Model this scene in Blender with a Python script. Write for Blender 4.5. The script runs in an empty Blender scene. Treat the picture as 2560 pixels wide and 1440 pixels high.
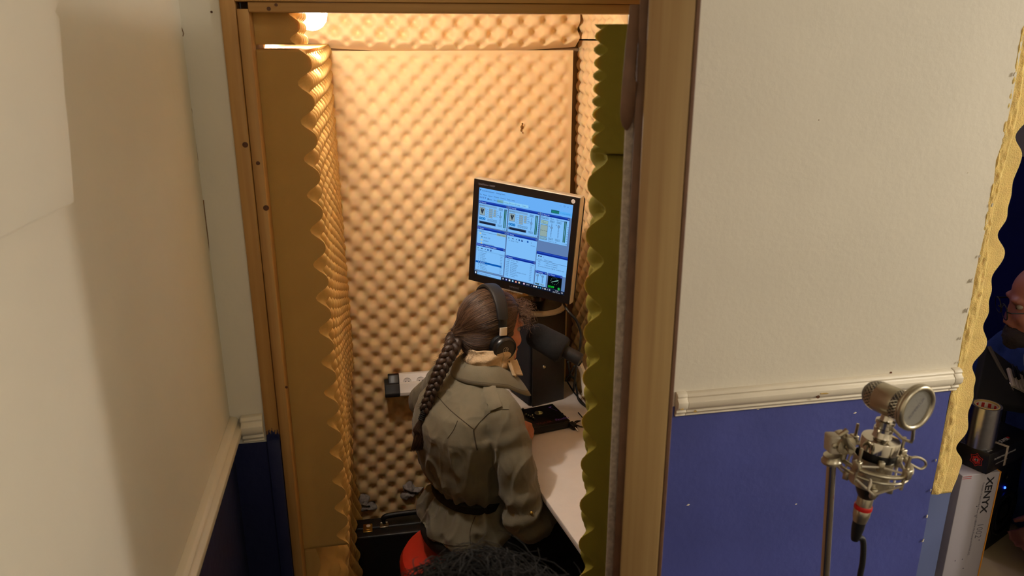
import bpy, bmesh, math, random
import numpy as np
from mathutils import Vector, Matrix, noise as mnoise
from mathutils.bvhtree import BVHTree
random.seed(7); rng = np.random.default_rng(7)
C = bpy.context.scene.collection
SC = bpy.context.scene
PI = math.pi

# ------------------------------------------------------------------ camera, world, lamps, exposure
CAM = Vector((0.0, -1.6, 2.08)); PITCH = math.radians(17.9); YAW = math.radians(10.4); FPX = 1950.0
cam_d = bpy.data.cameras.new('camera'); cam = bpy.data.objects.new('camera', cam_d); C.objects.link(cam)
cam.location = CAM; cam.rotation_euler = (PI/2 - PITCH, 0, -YAW)
cam_d.sensor_width = 36; cam_d.lens = 36*FPX/2560; cam_d.clip_start = 0.02
cam_d.dof.use_dof = True; cam_d.dof.focus_distance = 2.6; cam_d.dof.aperture_fstop = 9.0
SC.camera = cam
SC.view_settings.view_transform = 'Standard'; SC.view_settings.look = 'None'
SC.view_settings.gamma = 1; SC.view_settings.use_curve_mapping = False
SC.view_settings.exposure = 0.0
w = bpy.data.worlds.new('world'); SC.world = w; w.use_nodes = True
w.node_tree.nodes['Background'].inputs[0].default_value = (0.9, 0.8, 0.65, 1)
w.node_tree.nodes['Background'].inputs[1].default_value = 0.02
def lamp(name, loc, energy, radius, col):
    d = bpy.data.lights.new(name, 'POINT'); d.energy = energy; d.shadow_soft_size = radius; d.color = col
    o = bpy.data.objects.new(name, d); C.objects.link(o); o.location = loc; return o
lamp('room_lamp', (3.6, -1.44, 2.56), 108, 0.13, (1.0, 0.95, 0.87))       # room lamp away to the right; casts the door's shadow
lamp('ceiling_lamp', (1.1, -3.0, 2.5), 13.5, 0.25, (1.0, 0.95, 0.87))       # lamp behind the photographer
lamp('next_room_lamp', (1.35, 1.1, 2.25), 7, 0.15, (0.86, 0.74, 1.0))
BULB_W = 420.0

F_ = Vector((math.sin(YAW)*math.cos(PITCH), math.cos(YAW)*math.cos(PITCH), -math.sin(PITCH)))
R_ = Vector((math.cos(YAW), -math.sin(YAW), 0)); U_ = R_.cross(F_)
def ray(x, y): return F_*FPX + R_*(x-1280) + U_*(720-y)
def at(x, y, Y):                      # the point of the place behind a pixel, at depth Y
    d = ray(x, y); return CAM + d*((Y-CAM.y)/d.y)
def atx(x, y, X):
    d = ray(x, y); return CAM + d*((X-CAM.x)/d.x)
def atz(x, y, Z):
    d = ray(x, y); return CAM + d*((Z-CAM.z)/d.z)

# ------------------------------------------------------------------ materials
def lin(c):
    c = c/255.0
    return c/12.92 if c <= 0.04045 else ((c+0.055)/1.055)**2.4
def L(rgb): return (lin(rgb[0]), lin(rgb[1]), lin(rgb[2]), 1)
def mat(name, rgb, rough=0.6, metal=0.0, var=None, bump=None, sss=0, sssr=(1, .55, .25), ssscale=.012, emit=None, spec=None, coat=0, rgb2=None, sheen=0, trans=0):
    m = bpy.data.materials.new(name); m.use_nodes = True
    nt = m.node_tree; b = nt.nodes['Principled BSDF']; lk = nt.links.new
    b.inputs['Base Color'].default_value = L(rgb); b.inputs['Roughness'].default_value = rough; b.inputs['Metallic'].default_value = metal
    if spec is not None: b.inputs['Specular IOR Level'].default_value = spec
    if coat: b.inputs['Coat Weight'].default_value = coat
    if sheen: b.inputs['Sheen Weight'].default_value = sheen
    if trans: b.inputs['Transmission Weight'].default_value = trans
    if sss:
        b.inputs['Subsurface Weight'].default_value = sss; b.inputs['Subsurface Radius'].default_value = sssr; b.inputs['Subsurface Scale'].default_value = ssscale
    if emit:
        b.inputs['Emission Color'].default_value = L(emit[0]); b.inputs['Emission Strength'].default_value = emit[1]
    tc = None
    if var or bump:
        tc = nt.nodes.new('ShaderNodeTexCoord')
    if var:                            # (scale, amount[, stretch])
        n = nt.nodes.new('ShaderNodeTexNoise'); n.inputs['Scale'].default_value = var[0]; n.inputs['Detail'].default_value = 5
        src = tc.outputs['Object']
        if len(var) > 2:
            mp = nt.nodes.new('ShaderNodeMapping'); mp.inputs['Scale'].default_value = var[2]; lk(src, mp.inputs['Vector']); src = mp.outputs[0]
        lk(src, n.inputs['Vector'])
        r = nt.nodes.new('ShaderNodeValToRGB'); r.color_ramp.elements[0].position = .32; r.color_ramp.elements[1].position = .68
        a = var[1]; c = L(rgb)
        if rgb2: r.color_ramp.elements[0].color = L(rgb2); r.color_ramp.elements[1].color = c
        else:
            r.color_ramp.elements[0].color = (c[0]*(1-a), c[1]*(1-a), c[2]*(1-a), 1)
            r.color_ramp.elements[1].color = (min(1, c[0]*(1+a)), min(1, c[1]*(1+a)), min(1, c[2]*(1+a)), 1)
        lk(n.outputs['Fac'], r.inputs['Fac']); lk(r.outputs['Color'], b.inputs['Base Color'])
    if bump:                           # (scale, strength, distance[, stretch])
        n = nt.nodes.new('ShaderNodeTexNoise'); n.inputs['Scale'].default_value = bump[0]; n.inputs['Detail'].default_value = 4
        src = tc.outputs['Object']
        if len(bump) > 3:
            mp = nt.nodes.new('ShaderNodeMapping'); mp.inputs['Scale'].default_value = bump[3]; lk(src, mp.inputs['Vector']); src = mp.outputs[0]
        lk(src, n.inputs['Vector'])
        bp = nt.nodes.new('ShaderNodeBump'); bp.inputs['Strength'].default_value = bump[1]; bp.inputs['Distance'].default_value = bump[2]
        lk(n.outputs['Fac'], bp.inputs['Height']); lk(bp.outputs['Normal'], b.inputs['Normal'])
    return m
def wood(name, a, b_, scale=(60, 60, 2.2), rough=.55):
    return mat(name, a, rough, var=(1.0, .2, scale), rgb2=b_, bump=(1.0, .25, .002, scale))
M = {}
M['cream'] = mat('cream_wall_paint', (228, 220, 203), .62, var=(3, .035), bump=(55, .2, .004))
M['blue'] = mat('violet_blue_wall_paint', (76, 84, 156), .42, var=(5, .10), bump=(45, .3, .004))
M['navy'] = mat('navy_wall_paint', (28, 34, 80), .5, var=(6, .12), bump=(45, .3, .004))
M['deepblue'] = mat('deep_blue_wall_paint', (24, 42, 150), .5, var=(6, .1), bump=(45, .3, .004))
M['rail'] = mat('white_gloss_rail_paint', (236, 226, 206), .4, var=(9, .03), bump=(30, .15, .002))
M['stain'] = mat('yellow_glue_stain', (196, 164, 96), .6, var=(60, .15))
M['pine'] = wood('pine_timber', (196, 150, 88), (170, 122, 64))
M['pinepost'] = wood('pine_post_timber', (172, 142, 94), (148, 112, 68), (70, 70, 1.4))
M['pinehead'] = wood('pine_head_timber', (196, 150, 88), (170, 122, 64), (2.2, 60, 60))
M['knot'] = mat('pine_knot', (92, 52, 24), .6, var=(120, .35))
M['hard'] = mat('brown_hardboard', (112, 80, 60), .6, var=(40, .15), bump=(90, .3, .002))
M['felt'] = mat('grey_felt_edge', (176, 160, 146), .9, var=(150, .2), bump=(220, .8, .003))
foamv = dict(var=(9, .03), bump=(420, .2, .0012))
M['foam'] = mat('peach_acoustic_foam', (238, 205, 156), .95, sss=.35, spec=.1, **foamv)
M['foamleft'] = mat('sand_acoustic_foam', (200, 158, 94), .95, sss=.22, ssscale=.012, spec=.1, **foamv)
M['foamgreen'] = mat('olive_acoustic_foam', (136, 122, 46), .95, sss=.35, spec=.1, **foamv)
M['foamyellow'] = mat('yellow_acoustic_foam', (240, 208, 134), .95, sss=.35, spec=.1, var=(18, .1), bump=(300, .8, .003))
M['dkfoam'] = mat('torn_foam_crumb', (120, 78, 26), .95)
M['putty'] = mat('grey_foam_patch', (160, 152, 148), .9, var=(60, .25), bump=(160, .8, .004))
M['ply'] = mat('booth_plywood', (150, 120, 84), .7, var=(3, .15, (20, 20, 1)))
M['floor'] = mat('dark_floor', (62, 52, 44), .7, var=(8, .15))
M['ceil'] = mat('white_ceiling', (226, 220, 206), .8)
M['white'] = mat('white_plastic', (232, 228, 222), .4)
M['whitep'] = mat('white_panel', (240, 236, 228), .6)
M['black'] = mat('black_plastic', (16, 16, 18), .38)
M['blackm'] = mat('matt_black_plastic', (24, 24, 26), .6, bump=(300, .3, .001))
M['blacks'] = mat('satin_black_plastic', (18, 18, 20), .28)
M['chrome'] = mat('polished_chrome', (206, 200, 188), .12, 1.0)
M['nickel'] = mat('brushed_nickel', (190, 182, 162), .32, 1.0)
M['mesh'] = mat('steel_mesh', (128, 124, 116), .35, 1.0, bump=(900, 1.0, .004))
M['brass'] = mat('brass_lock', (190, 160, 84), .3, 1.0)
M['silver'] = mat('silver_plastic', (196, 186, 168), .4, .3)
M['gold'] = mat('champagne_slider', (226, 210, 190), .35, .1)
M['red'] = mat('red_vinyl', (206, 46, 26), .45, bump=(200, .15, .001))
M['redring'] = mat('red_ring', (190, 18, 16), .4)
M['desk'] = mat('white_laminate', (232, 222, 214), .5, var=(30, .02))
M['case'] = mat('black_leatherette', (13, 13, 14), .45, bump=(260, .4, .002))
M['skin'] = mat('skin', (208, 140, 112), .55, sss=.25, ssscale=.008, var=(40, .06))
M['skinm'] = mat('skin_man', (150, 96, 88), .5, sss=.2, ssscale=.008, var=(30, .08))
M['hair'] = mat('brown_hair', (74, 54, 41), .42, var=(30, .3), bump=(1, .7, .004, (120, 120, 22)))
M['braid'] = mat('dark_brown_braid_hair', (54, 38, 30), .45, var=(30, .3), bump=(1, .7, .004, (120, 120, 60)))
M['strand'] = mat('brown_hair_strand', (108, 82, 62), .38)
M['strand2'] = mat('dark_hair_strand', (56, 40, 33), .42)
M['hairfg'] = mat('dark_brown_hair', (20, 14, 12), .9, var=(30, .3))
M['eyewhite'] = mat('eye_white', (150, 140, 134), .4)
M['emblem'] = mat('pale_emblem_print', (196, 188, 172), .5)
M['beard'] = mat('dark_beard', (38, 28, 34), .8, bump=(300, .9, .003))
M['jacket'] = mat('khaki_cotton', (118, 111, 91), .85, var=(22, .07), bump=(340, .25, .0015), sheen=.15)
M['seam'] = mat('dark_khaki_trim', (70, 60, 44), .9)  # darker khaki for the seam stitching and a button
M['scarf'] = mat('cream_scarf_cloth', (214, 186, 148), .9, bump=(180, .6, .003), var=(40, .08))
M['trouser'] = mat('black_trousers', (18, 16, 15), .85)
M['dark_cloth'] = mat('black_cloth', (14, 12, 11), .7)
M['wind'] = mat('black_windscreen_foam', (20, 20, 23), .95, bump=(500, .6, .002))
M['grille'] = mat('blue_black_speaker_cloth', (17, 19, 30), .9, bump=(700, .8, .001))
M['spk'] = mat('black_ash_vinyl', (34, 30, 26), .5, bump=(200, .2, .001))
M['denim'] = mat('navy_blue_sweater', (30, 56, 118), .9, bump=(200, .5, .003), var=(20, .1))
M['collar'] = mat('grey_blue_shirt', (128, 138, 164), .9, bump=(200, .5, .003))
M['glass'] = mat('spectacle_glass', (250, 250, 252), .02, trans=1.0)
M['foil'] = mat('aluminium_foil_tape', (190, 190, 196), .25, 1.0, bump=(30, .2, .003))
M['card'] = mat('cardboard_core', (190, 164, 104), .8)
M['liner'] = mat('tape_core_liner', (206, 196, 186), .7)
M['redink'] = mat('red_print', (176, 34, 30), .7)
M['carton'] = mat('white_carton', (166, 160, 166), .55)
M['orange'] = mat('orange_carton_edge', (214, 140, 36), .55)
M['ink'] = mat('black_print', (26, 24, 30), .7)
M['greyink'] = mat('grey_print', (104, 100, 112), .7)
M['whiteink'] = mat('white_print', (208, 204, 204), .7)
M['purple'] = mat('purple_print', (112, 84, 214), .5)
M['darkred'] = mat('dark_red_print', (96, 34, 32), .5)
M['blackcard'] = mat('black_carton', (20, 18, 20), .4)
M['led'] = mat('blue_led', (20, 40, 255), .5, emit=((30, 60, 255), 12))
M['paper'] = mat('cream_board', (206, 186, 146), .7)
M['greyblue'] = mat('grey_blue_board', (96, 108, 150), .6, var=(6, .08))
M['cable'] = mat('black_cable_rubber', (14, 14, 15), .5)
M['zip'] = mat('grey_zip_tape', (96, 88, 76), .6, bump=(300, .6, .002))
M['ivory'] = mat('ivory_key', (196, 182, 166), .4)
M['disc'] = mat('green_white_disc', (196, 204, 160), .35)
M['mixside'] = mat('grey_metal_case', (108, 110, 112), .45, .3)
M['bulb'] = mat('lit_bulb', (255, 240, 220), .5, emit=((255, 246, 234), 1.0))

# ------------------------------------------------------------------ mesh helpers
class MB:
    def __init__(s): s.v = []; s.f = []; s.mi = []; s.cur = 0
    def add(s, v, f):
        k = len(s.v); s.v += [tuple(p) for p in v]; s.f += [tuple(i+k for i in q) for q in f]; s.mi += [s.cur]*len(f); return s
    def box(s, a, b):
        x0, y0, z0 = a; x1, y1, z1 = b
        return s.hexa([(x0, y0), (x1, y0), (x1, y1), (x0, y1)], z0, z1)
    def hexa(s, poly, z0, z1): return s.prism([Vector((p[0], p[1], z0)) for p in poly], Vector((0, 0, z1-z0)))
    def prism(s, poly, ext):
        n = len(poly); ext = Vector(ext); v = [Vector(p) for p in poly]; v += [p+ext for p in v]
        f = [tuple(range(n))[::-1], tuple(range(n, 2*n))] + [(i, (i+1) % n, n+(i+1) % n, n+i) for i in range(n)]
        return s.add(v, f)
    def obox(s, c, ax, ay, az, hx, hy, hz):          # oriented box: centre, axes, half sizes
        c = Vector(c); ax, ay, az = Vector(ax).normalized()*hx, Vector(ay).normalized()*hy, Vector(az).normalized()*hz
        return s.prism([c-ax-ay-az, c+ax-ay-az, c+ax+ay-az, c-ax+ay-az], az*2)
    def loft(s, rings, cap=True, closed=False):
        n = len(rings[0]); v = [p for r in rings for p in r]; f = []
        m = len(rings)
        for i in range(m if closed else m-1):
            a, b = i*n, ((i+1) % m)*n
            for j in range(n): f.append((a+j, a+(j+1) % n, b+(j+1) % n, b+j))
        if cap and not closed: f += [tuple(range(n))[::-1], tuple(range((m-1)*n, m*n))]
        return s.add(v, f)
    def tube(s, pts, r, n=10, cap=True, closed=False, flat=None):
        pts = [Vector(p) for p in pts]; m = len(pts)
        rs = r if isinstance(r, (list, tuple)) else [r]*m
        rings = []; nrm = None
        for i, p in enumerate(pts):
            t = (pts[(i+1) % m]-pts[i-1]) if closed else (pts[min(i+1, m-1)]-pts[max(i-1, 0)])
            t.normalize()
            if nrm is None: nrm = t.orthogonal().normalized()
            nrm = (nrm - t*nrm.dot(t)); nrm = nrm.normalized() if nrm.length > 1e-6 else t.orthogonal().normalized()
            b = t.cross(nrm)
            rings.append([p + (nrm*math.cos(2*PI*k/n) + b*math.sin(2*PI*k/n))*rs[i] for k in range(n)])
        return s.loft(rings, cap, closed)
    def lathe(s, base, axis, prof, n=24, cap=True):   # prof: (r, h)
        base = Vector(base); ax = Vector(axis).normalized(); u = ax.orthogonal().normalized(); w_ = ax.cross(u)
        return s.loft([[base + ax*h + (u*math.cos(2*PI*k/n)+w_*math.sin(2*PI*k/n))*max(r, 1e-4) for k in range(n)] for r, h in prof], cap)
    def ell(s, c, ax, ay, az, rx, ry, rz, n=24, m=14):
        c = Vector(c); ax, ay, az = Vector(ax), Vector(ay), Vector(az); rings = []
        for i in range(m+1):
            a = -PI/2 + PI*(i*.998+.001*m)/m; 
            rings.append([c + az*(rz*math.sin(a)) + (ax*(rx*math.cos(2*PI*k/n)) + ay*(ry*math.sin(2*PI*k/n)))*math.cos(a) for k in range(n)])
        return s.loft(rings)
    def grid(s, fn, nu, nv):
        v = [fn(i/nu, j/nv) for j in range(nv+1) for i in range(nu+1)]
        f = [(j*(nu+1)+i, j*(nu+1)+i+1, (j+1)*(nu+1)+i+1, (j+1)*(nu+1)+i) for j in range(nv) for i in range(nu)]
        return s.add(v, f)
    def mesh(s, name, mats, smooth=False, bevel=0, seg=2):
        me = bpy.data.meshes.new(name); me.from_pydata(s.v, [], s.f)
        if not isinstance(mats, (list, tuple)): mats = [mats]
        for m_ in mats: me.materials.append(m_)
        if len(mats) > 1:
            for p, k in zip(me.polygons, s.mi): p.material_index = k
        bm = bmesh.new(); bm.from_mesh(me)
        bmesh.ops.recalc_face_normals(bm, faces=bm.faces)
        if bevel:
            es = [e for e in bm.edges if len(e.link_faces) == 2 and e.calc_face_angle(0) > .6]
            bmesh.ops.bevel(bm, geom=es, offset=bevel, segments=seg, profile=.5, affect='EDGES', clamp_overlap=True)
        bm.to_mesh(me); bm.free()
        if smooth or bevel:
            me.polygons.foreach_set('use_smooth', [True]*len(me.polygons))
            me.set_sharp_from_angle(angle=math.radians(42 if not bevel else 50))
        return me
def put(name, me, parent=None):
    o = bpy.data.objects.new(name, me); C.objects.link(o)
    if parent:
        o.parent = parent
        top = parent; t = Vector(parent.location)
        while top.parent: top = top.parent
        if parent is top: o.matrix_parent_inverse = Matrix.Translation(-Vector(parent.location))
        else: o.matrix_parent_inverse = Matrix.Identity(4) if True else None
    return o
def obj(name, mb, m, parent=None, smooth=False, bevel=0, seg=2): return put(name, mb.mesh(name, m, smooth, bevel, seg), parent)
def tag(o, label=None, cat=None, group=None, kind=None):
    if label: o['label'] = label
    if cat: o['category'] = cat
    if group: o['group'] = group
    if kind: o['kind'] = kind
    return o
def thing(name, label, cat, loc, group=None):
    o = bpy.data.objects.new(name, None); C.objects.link(o); o.location = loc; o.empty_display_size = .05
    return tag(o, label, cat, group)
def struct(name, mb, m, parent=None, **k): return tag(obj(name, mb, m, parent, **k), kind='structure')
def text_geo(s, size=1.0, align='LEFT', extrude=0, shear=0, bold=0):
    cu = bpy.data.curves.new('t', 'FONT'); cu.body = s; cu.size = size; cu.align_x = align; cu.resolution_u = 2; cu.extrude = extrude; cu.shear = shear; cu.offset = bold
    o = bpy.data.objects.new('t', cu); C.objects.link(o)
    dg = bpy.context.evaluated_depsgraph_get(); me = bpy.data.meshes.new_from_object(o.evaluated_get(dg))
    v = [tuple(p.co) for p in me.vertices]; f = [tuple(p.vertices) for p in me.polygons]
    bpy.data.objects.remove(o); bpy.data.curves.remove(cu); bpy.data.meshes.remove(me)
    return v, f
def text_on(mb, s, o, ex, ey, size, align='LEFT', shear=0, bold=0, stretch=1):   # flat lettering on a surface
    v, f = text_geo(s, size, align, 0, shear, bold); o, ex, ey = Vector(o), Vector(ex).normalized(), Vector(ey).normalized()
    mb.add([o + ex*(p[0]*stretch) + ey*p[1] for p in v], f)
def spline(pts, n=8):                                  # Catmull-Rom through points
    P = [Vector(p) for p in pts]; P = [P[0]*2-P[1]] + P + [P[-1]*2-P[-2]]; out = []
    for i in range(1, len(P)-2):
        a, b, c, d = P[i-1], P[i], P[i+1], P[i+2]
        for k in range(n):
            t = k/n; out.append(.5*((2*b) + (c-a)*t + (2*a-5*b+4*c-d)*t*t + (3*b-a-3*c+d)*t**3))
    out.append(P[-2]); return out
def union(name, mb, voxel, smooth, m, parent=None, fac=.5):  # grows one continuous skin over overlapping shapes
    me = mb.mesh(name, m); o = bpy.data.objects.new('tmp', me); C.objects.link(o)
    r = o.modifiers.new('r', 'REMESH'); r.mode = 'VOXEL'; r.voxel_size = voxel; r.use_smooth_shade = True
    if smooth:
        sm = o.modifiers.new('s', 'SMOOTH'); sm.iterations = smooth; sm.factor = fac
    dg = bpy.context.evaluated_depsgraph_get(); me2 = bpy.data.meshes.new_from_object(o.evaluated_get(dg)); me2.name = name
    bpy.data.objects.remove(o); bpy.data.meshes.remove(me)
    if not me2.materials: me2.materials.append(m)
    me2.polygons.foreach_set('use_smooth', [True]*len(me2.polygons))
    return put(name, me2, parent)
def cloud(me):
    n = len(me.vertices); co = np.empty(n*3); me.vertices.foreach_get('co', co); no = np.empty(n*3); me.vertices.foreach_get('normal', no)
    return co.reshape(-1, 3), no.reshape(-1, 3)
def displace(o, fn):
    co, no = cloud(o.data); d = fn(co, no); co = co + no*d[:, None]
    o.data.vertices.foreach_set('co', co.ravel()); o.data.update()
def nz(co, sc, off=0):
    s = np.array(sc) if np.ndim(sc) else np.array([sc]*3)
    q = co*s + off
    return np.array([mnoise.noise(Vector(p)) for p in q])
def bvh(o): return BVHTree.FromPolygons([v.co[:] for v in o.data.vertices], [p.vertices[:] for p in o.data.polygons])
def onto(tree, x, y, lift=0.0):                         # where a line of sight meets a real surface
    d = ray(x, y).normalized(); h = tree.ray_cast(CAM, d)
    if h[0] is None: return None
    return h[0] + h[1]*lift
# ------------------------------------------------------------------ the room
def jit(a): return (random.random()-.5)*2*a
edge_px = [(2554, 121), (2539, 210), (2530, 250), (2527, 272), (2510, 350), (2500, 376), (2492, 401), (2484, 459), (2473, 506), (2471, 545), (2450, 640),
           (2437, 700), (2431, 735), (2423, 767), (2413, 820), (2405, 857), (2396, 905), (2390, 945), (2373, 990), (2360, 1070), (2343, 1153), (2328, 1240), (2313, 1313), (2300, 1393)]
edge = [at(x, y, 0) for x, y in edge_px]
edge = [Vector((p.x+jit(.0025), 0, p.z)) for p in edge]
ZP = 1.232                                              # height where the paint changes
up = [p for p in edge if p.z > ZP]; lo = [p for p in edge if p.z <= ZP]
xm = .5*(up[-1].x+lo[0].x)
mb = MB()
mb.prism([(.66, 0, ZP), (xm, 0, ZP)] + [tuple(p) for p in up[::-1]] + [(1.45, 0, 2.75), (.66, 0, 2.75)], (0, .09, 0))
mb.box((-.254, 0, 2.2), (.66, .06, 2.75)); mb.box((-.36, 0, ZP), (-.254, .08, 2.75))
mb.box((1.45, 0, 2.35), (4.7, .09, 2.75)); mb.box((1.86, 0, 0), (4.7, .03, 2.35))  # unseen wall past the opening, added to keep room_lamp off the man
mb.cur = 1
mb.prism([(.66, 0, 0), (1.44, 0, 0)] + [tuple(p) for p in lo[::-1]] + [(xm, 0, ZP), (.66, 0, ZP)], (0, .09, 0))
mb.cur = 2
mb.box((-.36, 0, 0), (-.254, .08, ZP))
wall_front = struct('wall_front', mb, [M['cream'], M['blue'], M['navy']])
mb = MB(); mb.box((-.40, -3.6, 1.25), (-.325, 0, 2.75)); mb.cur = 1; mb.box((-.40, -3.6, 0), (-.325, 0, 1.25))
wall_left = struct('wall_left', mb, [M['cream'], M['navy']])
mb = MB(); mb.box((-.4, -3.7, 0), (4.8, -3.6, 2.75)); struct('wall_back', mb, M['cream'])
mb = MB(); mb.box((4.7, -3.6, 0), (4.8, 2.3, 2.75)); struct('wall_right', mb, M['cream'])
mb = MB(); mb.box((-.4, -3.7, -.1), (4.8, 2.4, 0)); struct('floor', mb, M['floor'])
mb = MB(); mb.box((-.4, -3.7, 2.75), (4.8, 2.4, 2.85)); struct('ceiling', mb, M['ceil'])
mb = MB(); mb.box((.9, 2.3, 1.42), (4.8, 2.4, 2.75)); mb.cur = 1; mb.box((.9, 2.3, 0), (4.8, 2.4, 1.42)); struct('wall_far', mb, [M['whitep'], M['deepblue']])
mb = MB(); mb.box((.9, 1.3, 0), (.98, 2.3, 2.75)); struct('wall_side', mb, M['deepblue'])

# loose plaster chips along the broken wall edge
mb = MB()
for (x, y, s) in ((2534, 185, 5), (2478, 512, 5), (2447, 640, 4), (2428, 700, 6), (2416, 775, 7), (2400, 845, 5), (2394, 905, 4), (2338, 1150, 4), (2325, 1225, 4), (2316, 1290, 5), (2306, 1350, 6)):
    p = at(x, y, -.002); k = s*.00045
    mb.prism([(p.x-k+jit(k*.4), p.y, p.z-k*2), (p.x+k, p.y, p.z-k*1.4+jit(k)), (p.x+k*1.1, p.y, p.z+k*2.2), (p.x-k*.4, p.y, p.z+k*1.3+jit(k))], (0, -.0035, 0))
tag(obj('plaster_chips', mb, M['cream'], wall_front, bevel=.0008, seg=1), kind='stuff')
mb = MB()
for pts in ([(446, 30), (450, 62), (459, 84), (452, 100), (457, 130), (462, 190), (470, 240), (479, 275), (482, 320), (488, 360), (494, 402)], [(484, 430), (489, 465), (492, 480)], [(509, 500), (513, 540), (519, 600), (527, 690)]):
    q = [at(x+jit(1.2), y, -.0006) for x, y in pts]; mb.tube(q, [.0006+random.random()*.0007 for _ in q], 5)
for x, y, s in ((483, 326, 2.2), (486, 432, 2.6)):
    p = at(x, y, -.0006); mb.prism([(p.x-.0008*s, p.y, p.z+.004*s), (p.x+.001*s, p.y, p.z+.001*s), (p.x+.0009*s, p.y, p.z-.004*s), (p.x-.0006*s, p.y, p.z-.002*s)], (0, -.0006, 0))
obj('crack', mb, M['dkfoam'], wall_front)
for x, y, r in ((529, 30, .0022), (2047, 300, .001), (2227, 932, .0035), (2200, 956, .002), (1912, 1000, .001)):
    p = at(x, y, 0); mb = MB(); mb.lathe(p, (0, -1, 0), [(r, -.001), (r, .0006), (r*.4, .0008)], 9); obj('nail_hole', mb, M['knot'], wall_front)
# small paint scuffs
for i, (x, y, s) in enumerate(((2137, 1032, 3), (2290, 1018, 2), (2300, 1040, 2), (1895, 1022, 3), (1990, 1260, 2), (2420, 432, 2), (1720, 1262, 3))):
    p = at(x, y, 0); mb = MB(); k = s*.0009
    mb.prism([(p.x-k*1.6, 0, p.z-k*.4), (p.x+k*.4, 0, p.z-k), (p.x+k*1.8, 0, p.z+k*.3), (p.x+k*.2, 0, p.z+k)], (0, -.0008, 0)); obj('paint_scuff', mb, M['rail'], wall_front)
# board on the left wall near the camera
b = [atx(150, 0, -.298), atx(140, 28, -.298), atx(150, 45, -.298), atx(156, 120, -.298), atx(163, 230, -.298), atx(174, 330, -.298), atx(181, 420, -.298), atx(187, 505, -.298), atx(178, 512, -.298), atx(92, 553, -.298), atx(0, 600, -.298)]
b = [(-.298, p.y, p.z) for p in b] + [(-.298, -1.5, b[-1].z+.0), (-.298, -1.5, 2.74), (-.298, b[0].y+.13, 2.74)]
mb = MB(); mb.prism(b, (-.028, 0, 0)); tag(obj('wall_board', mb, M['cream'], None, bevel=.002), 'cream painted board fixed flat on the left wall near the camera', 'board')

# moulded dado rails
PROF = [(0, 0), (.006, 0), (.009, .003), (.007, .007), (.012, .011), (.015, .015), (.011, .020), (.019, .025), (.024, .033), (.0245, .046), (.018, .051), (.015, .055), (.018, .060), (.012, .066), (0, .068)]
def railbar(mb, p0, p1, out, s=1.0):
    p0, p1, out = Vector(p0), Vector(p1), Vector(out)
    mb.prism([p0 + out*a*s + Vector((0, 0, b*s)) for a, b in PROF], p1-p0)
pl, pr = at(1688, 1043, -.008), at(2392, 977, -.008)
pl.y = pr.y = 0; e = (pr-pl).normalized()
t1 = bpy.data.objects.new('trim_1', None); C.objects.link(t1); t1.location = pl; t1['kind'] = 'structure'
mb = MB(); railbar(mb, pl+e*.0262, pr-e*.0235, (0, -1, 0), .92); obj('rail', mb, M['rail'], t1, bevel=.0012)
mb = MB(); railbar(mb, pl, pl+e*.0255, (0, -1, 0), .94); obj('end_block', mb, M['rail'], t1, bevel=.0012)
mb = MB(); railbar(mb, pr-e*.0228, pr, (0, -1, 0), .94); obj('end_block', mb, M['rail'], t1, bevel=.0012)
def blot(name, m, parent, x, y, sx, sz, Y=0, th=.0009):
    p = at(x, y, Y); mb = MB(); n = 11
    mb.prism([(p.x+math.cos(2*PI*k/n)*sx*(1+jit(.35)), Y, p.z+math.sin(2*PI*k/n)*sz*(1+jit(.4))) for k in range(n)], (0, -th, 0)); return obj(name, mb, m, parent)
for x, y, sx, sz in ((1712, 987, .024, .006), (2043, 960, .016, .005), (2018, 968, .006, .006), (2365, 936, .012, .005), (2150, 950, .01, .003)):
    blot('glue_stain', M['stain'], t1, x, y, sx, sz)
for x, y, sx, sz in ((1738, 1028, .004, .003), (2060, 984, .012, .002), (1705, 1023, .004, .002)):
    blot('glue_stain', M['stain'], t1, x, y, sx, sz, -.0226)
p = at(2045, 992, -.0215); mb = MB(); mb.lathe(p, (0, -1, 0), [(.0045, -.002), (.0045, .0008), (.002, .001)], 10); obj('screw_hole', mb, M['knot'], t1)
mb = MB(); railbar(mb, (-.325, -1.45, 1.232), (-.325, -.0, 1.232), (1, 0, 0)); tag(obj('trim_2', mb, M['rail'], None, bevel=.0012), kind='structure')
mb = MB(); railbar(mb, (-.302, 0, 1.236), (-.257, 0, 1.238), (0, -1, 0), .95); tag(obj('trim_3', mb, M['rail'], None, bevel=.0012), kind='structure')

# timber door frame
fr = bpy.data.objects.new('trim_4', None); C.objects.link(fr); fr.location = (-.23, .03, 0); fr['kind'] = 'structure'
mb = MB(); mb.box((-.2535, -.007, 1.245), (-.2265, .06, 2.2)); obj('jamb_board', mb, M['pine'], fr, bevel=.0015)
mb = MB(); mb.box((-.2535, -.007, 0), (-.2265, .06, 1.245)); obj('jamb_board', mb, M['navy'], fr, bevel=.0015)
mb = MB()
for k in range(26): 
    x = -.2525+k*.00102; h = .008+random.random()*.014; mb.box((x, -.0078, 1.24-random.random()*.004), (x+.0009, -.0068, 1.245+h*(.5+abs(jit(.6)))))
tag(obj('paint_edge', mb, M['navy'], fr), kind='stuff')
mb = MB(); mb.box((-.2255, .0, 0), (-.2045, .06, 2.128)); obj('jamb_stop', mb, M['pine'], fr, bevel=.0015)
mb = MB(); mb.box((-.2265, -.007, 2.141), (.655, .06, 2.2)); obj('head_board', mb, M['pinehead'], fr, bevel=.0015)
mb = MB(); mb.box((-.2045, .0, 2.1225), (.655, .06, 2.1405)); obj('head_stop', mb, M['pinehead'], fr, bevel=.0015)
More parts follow.
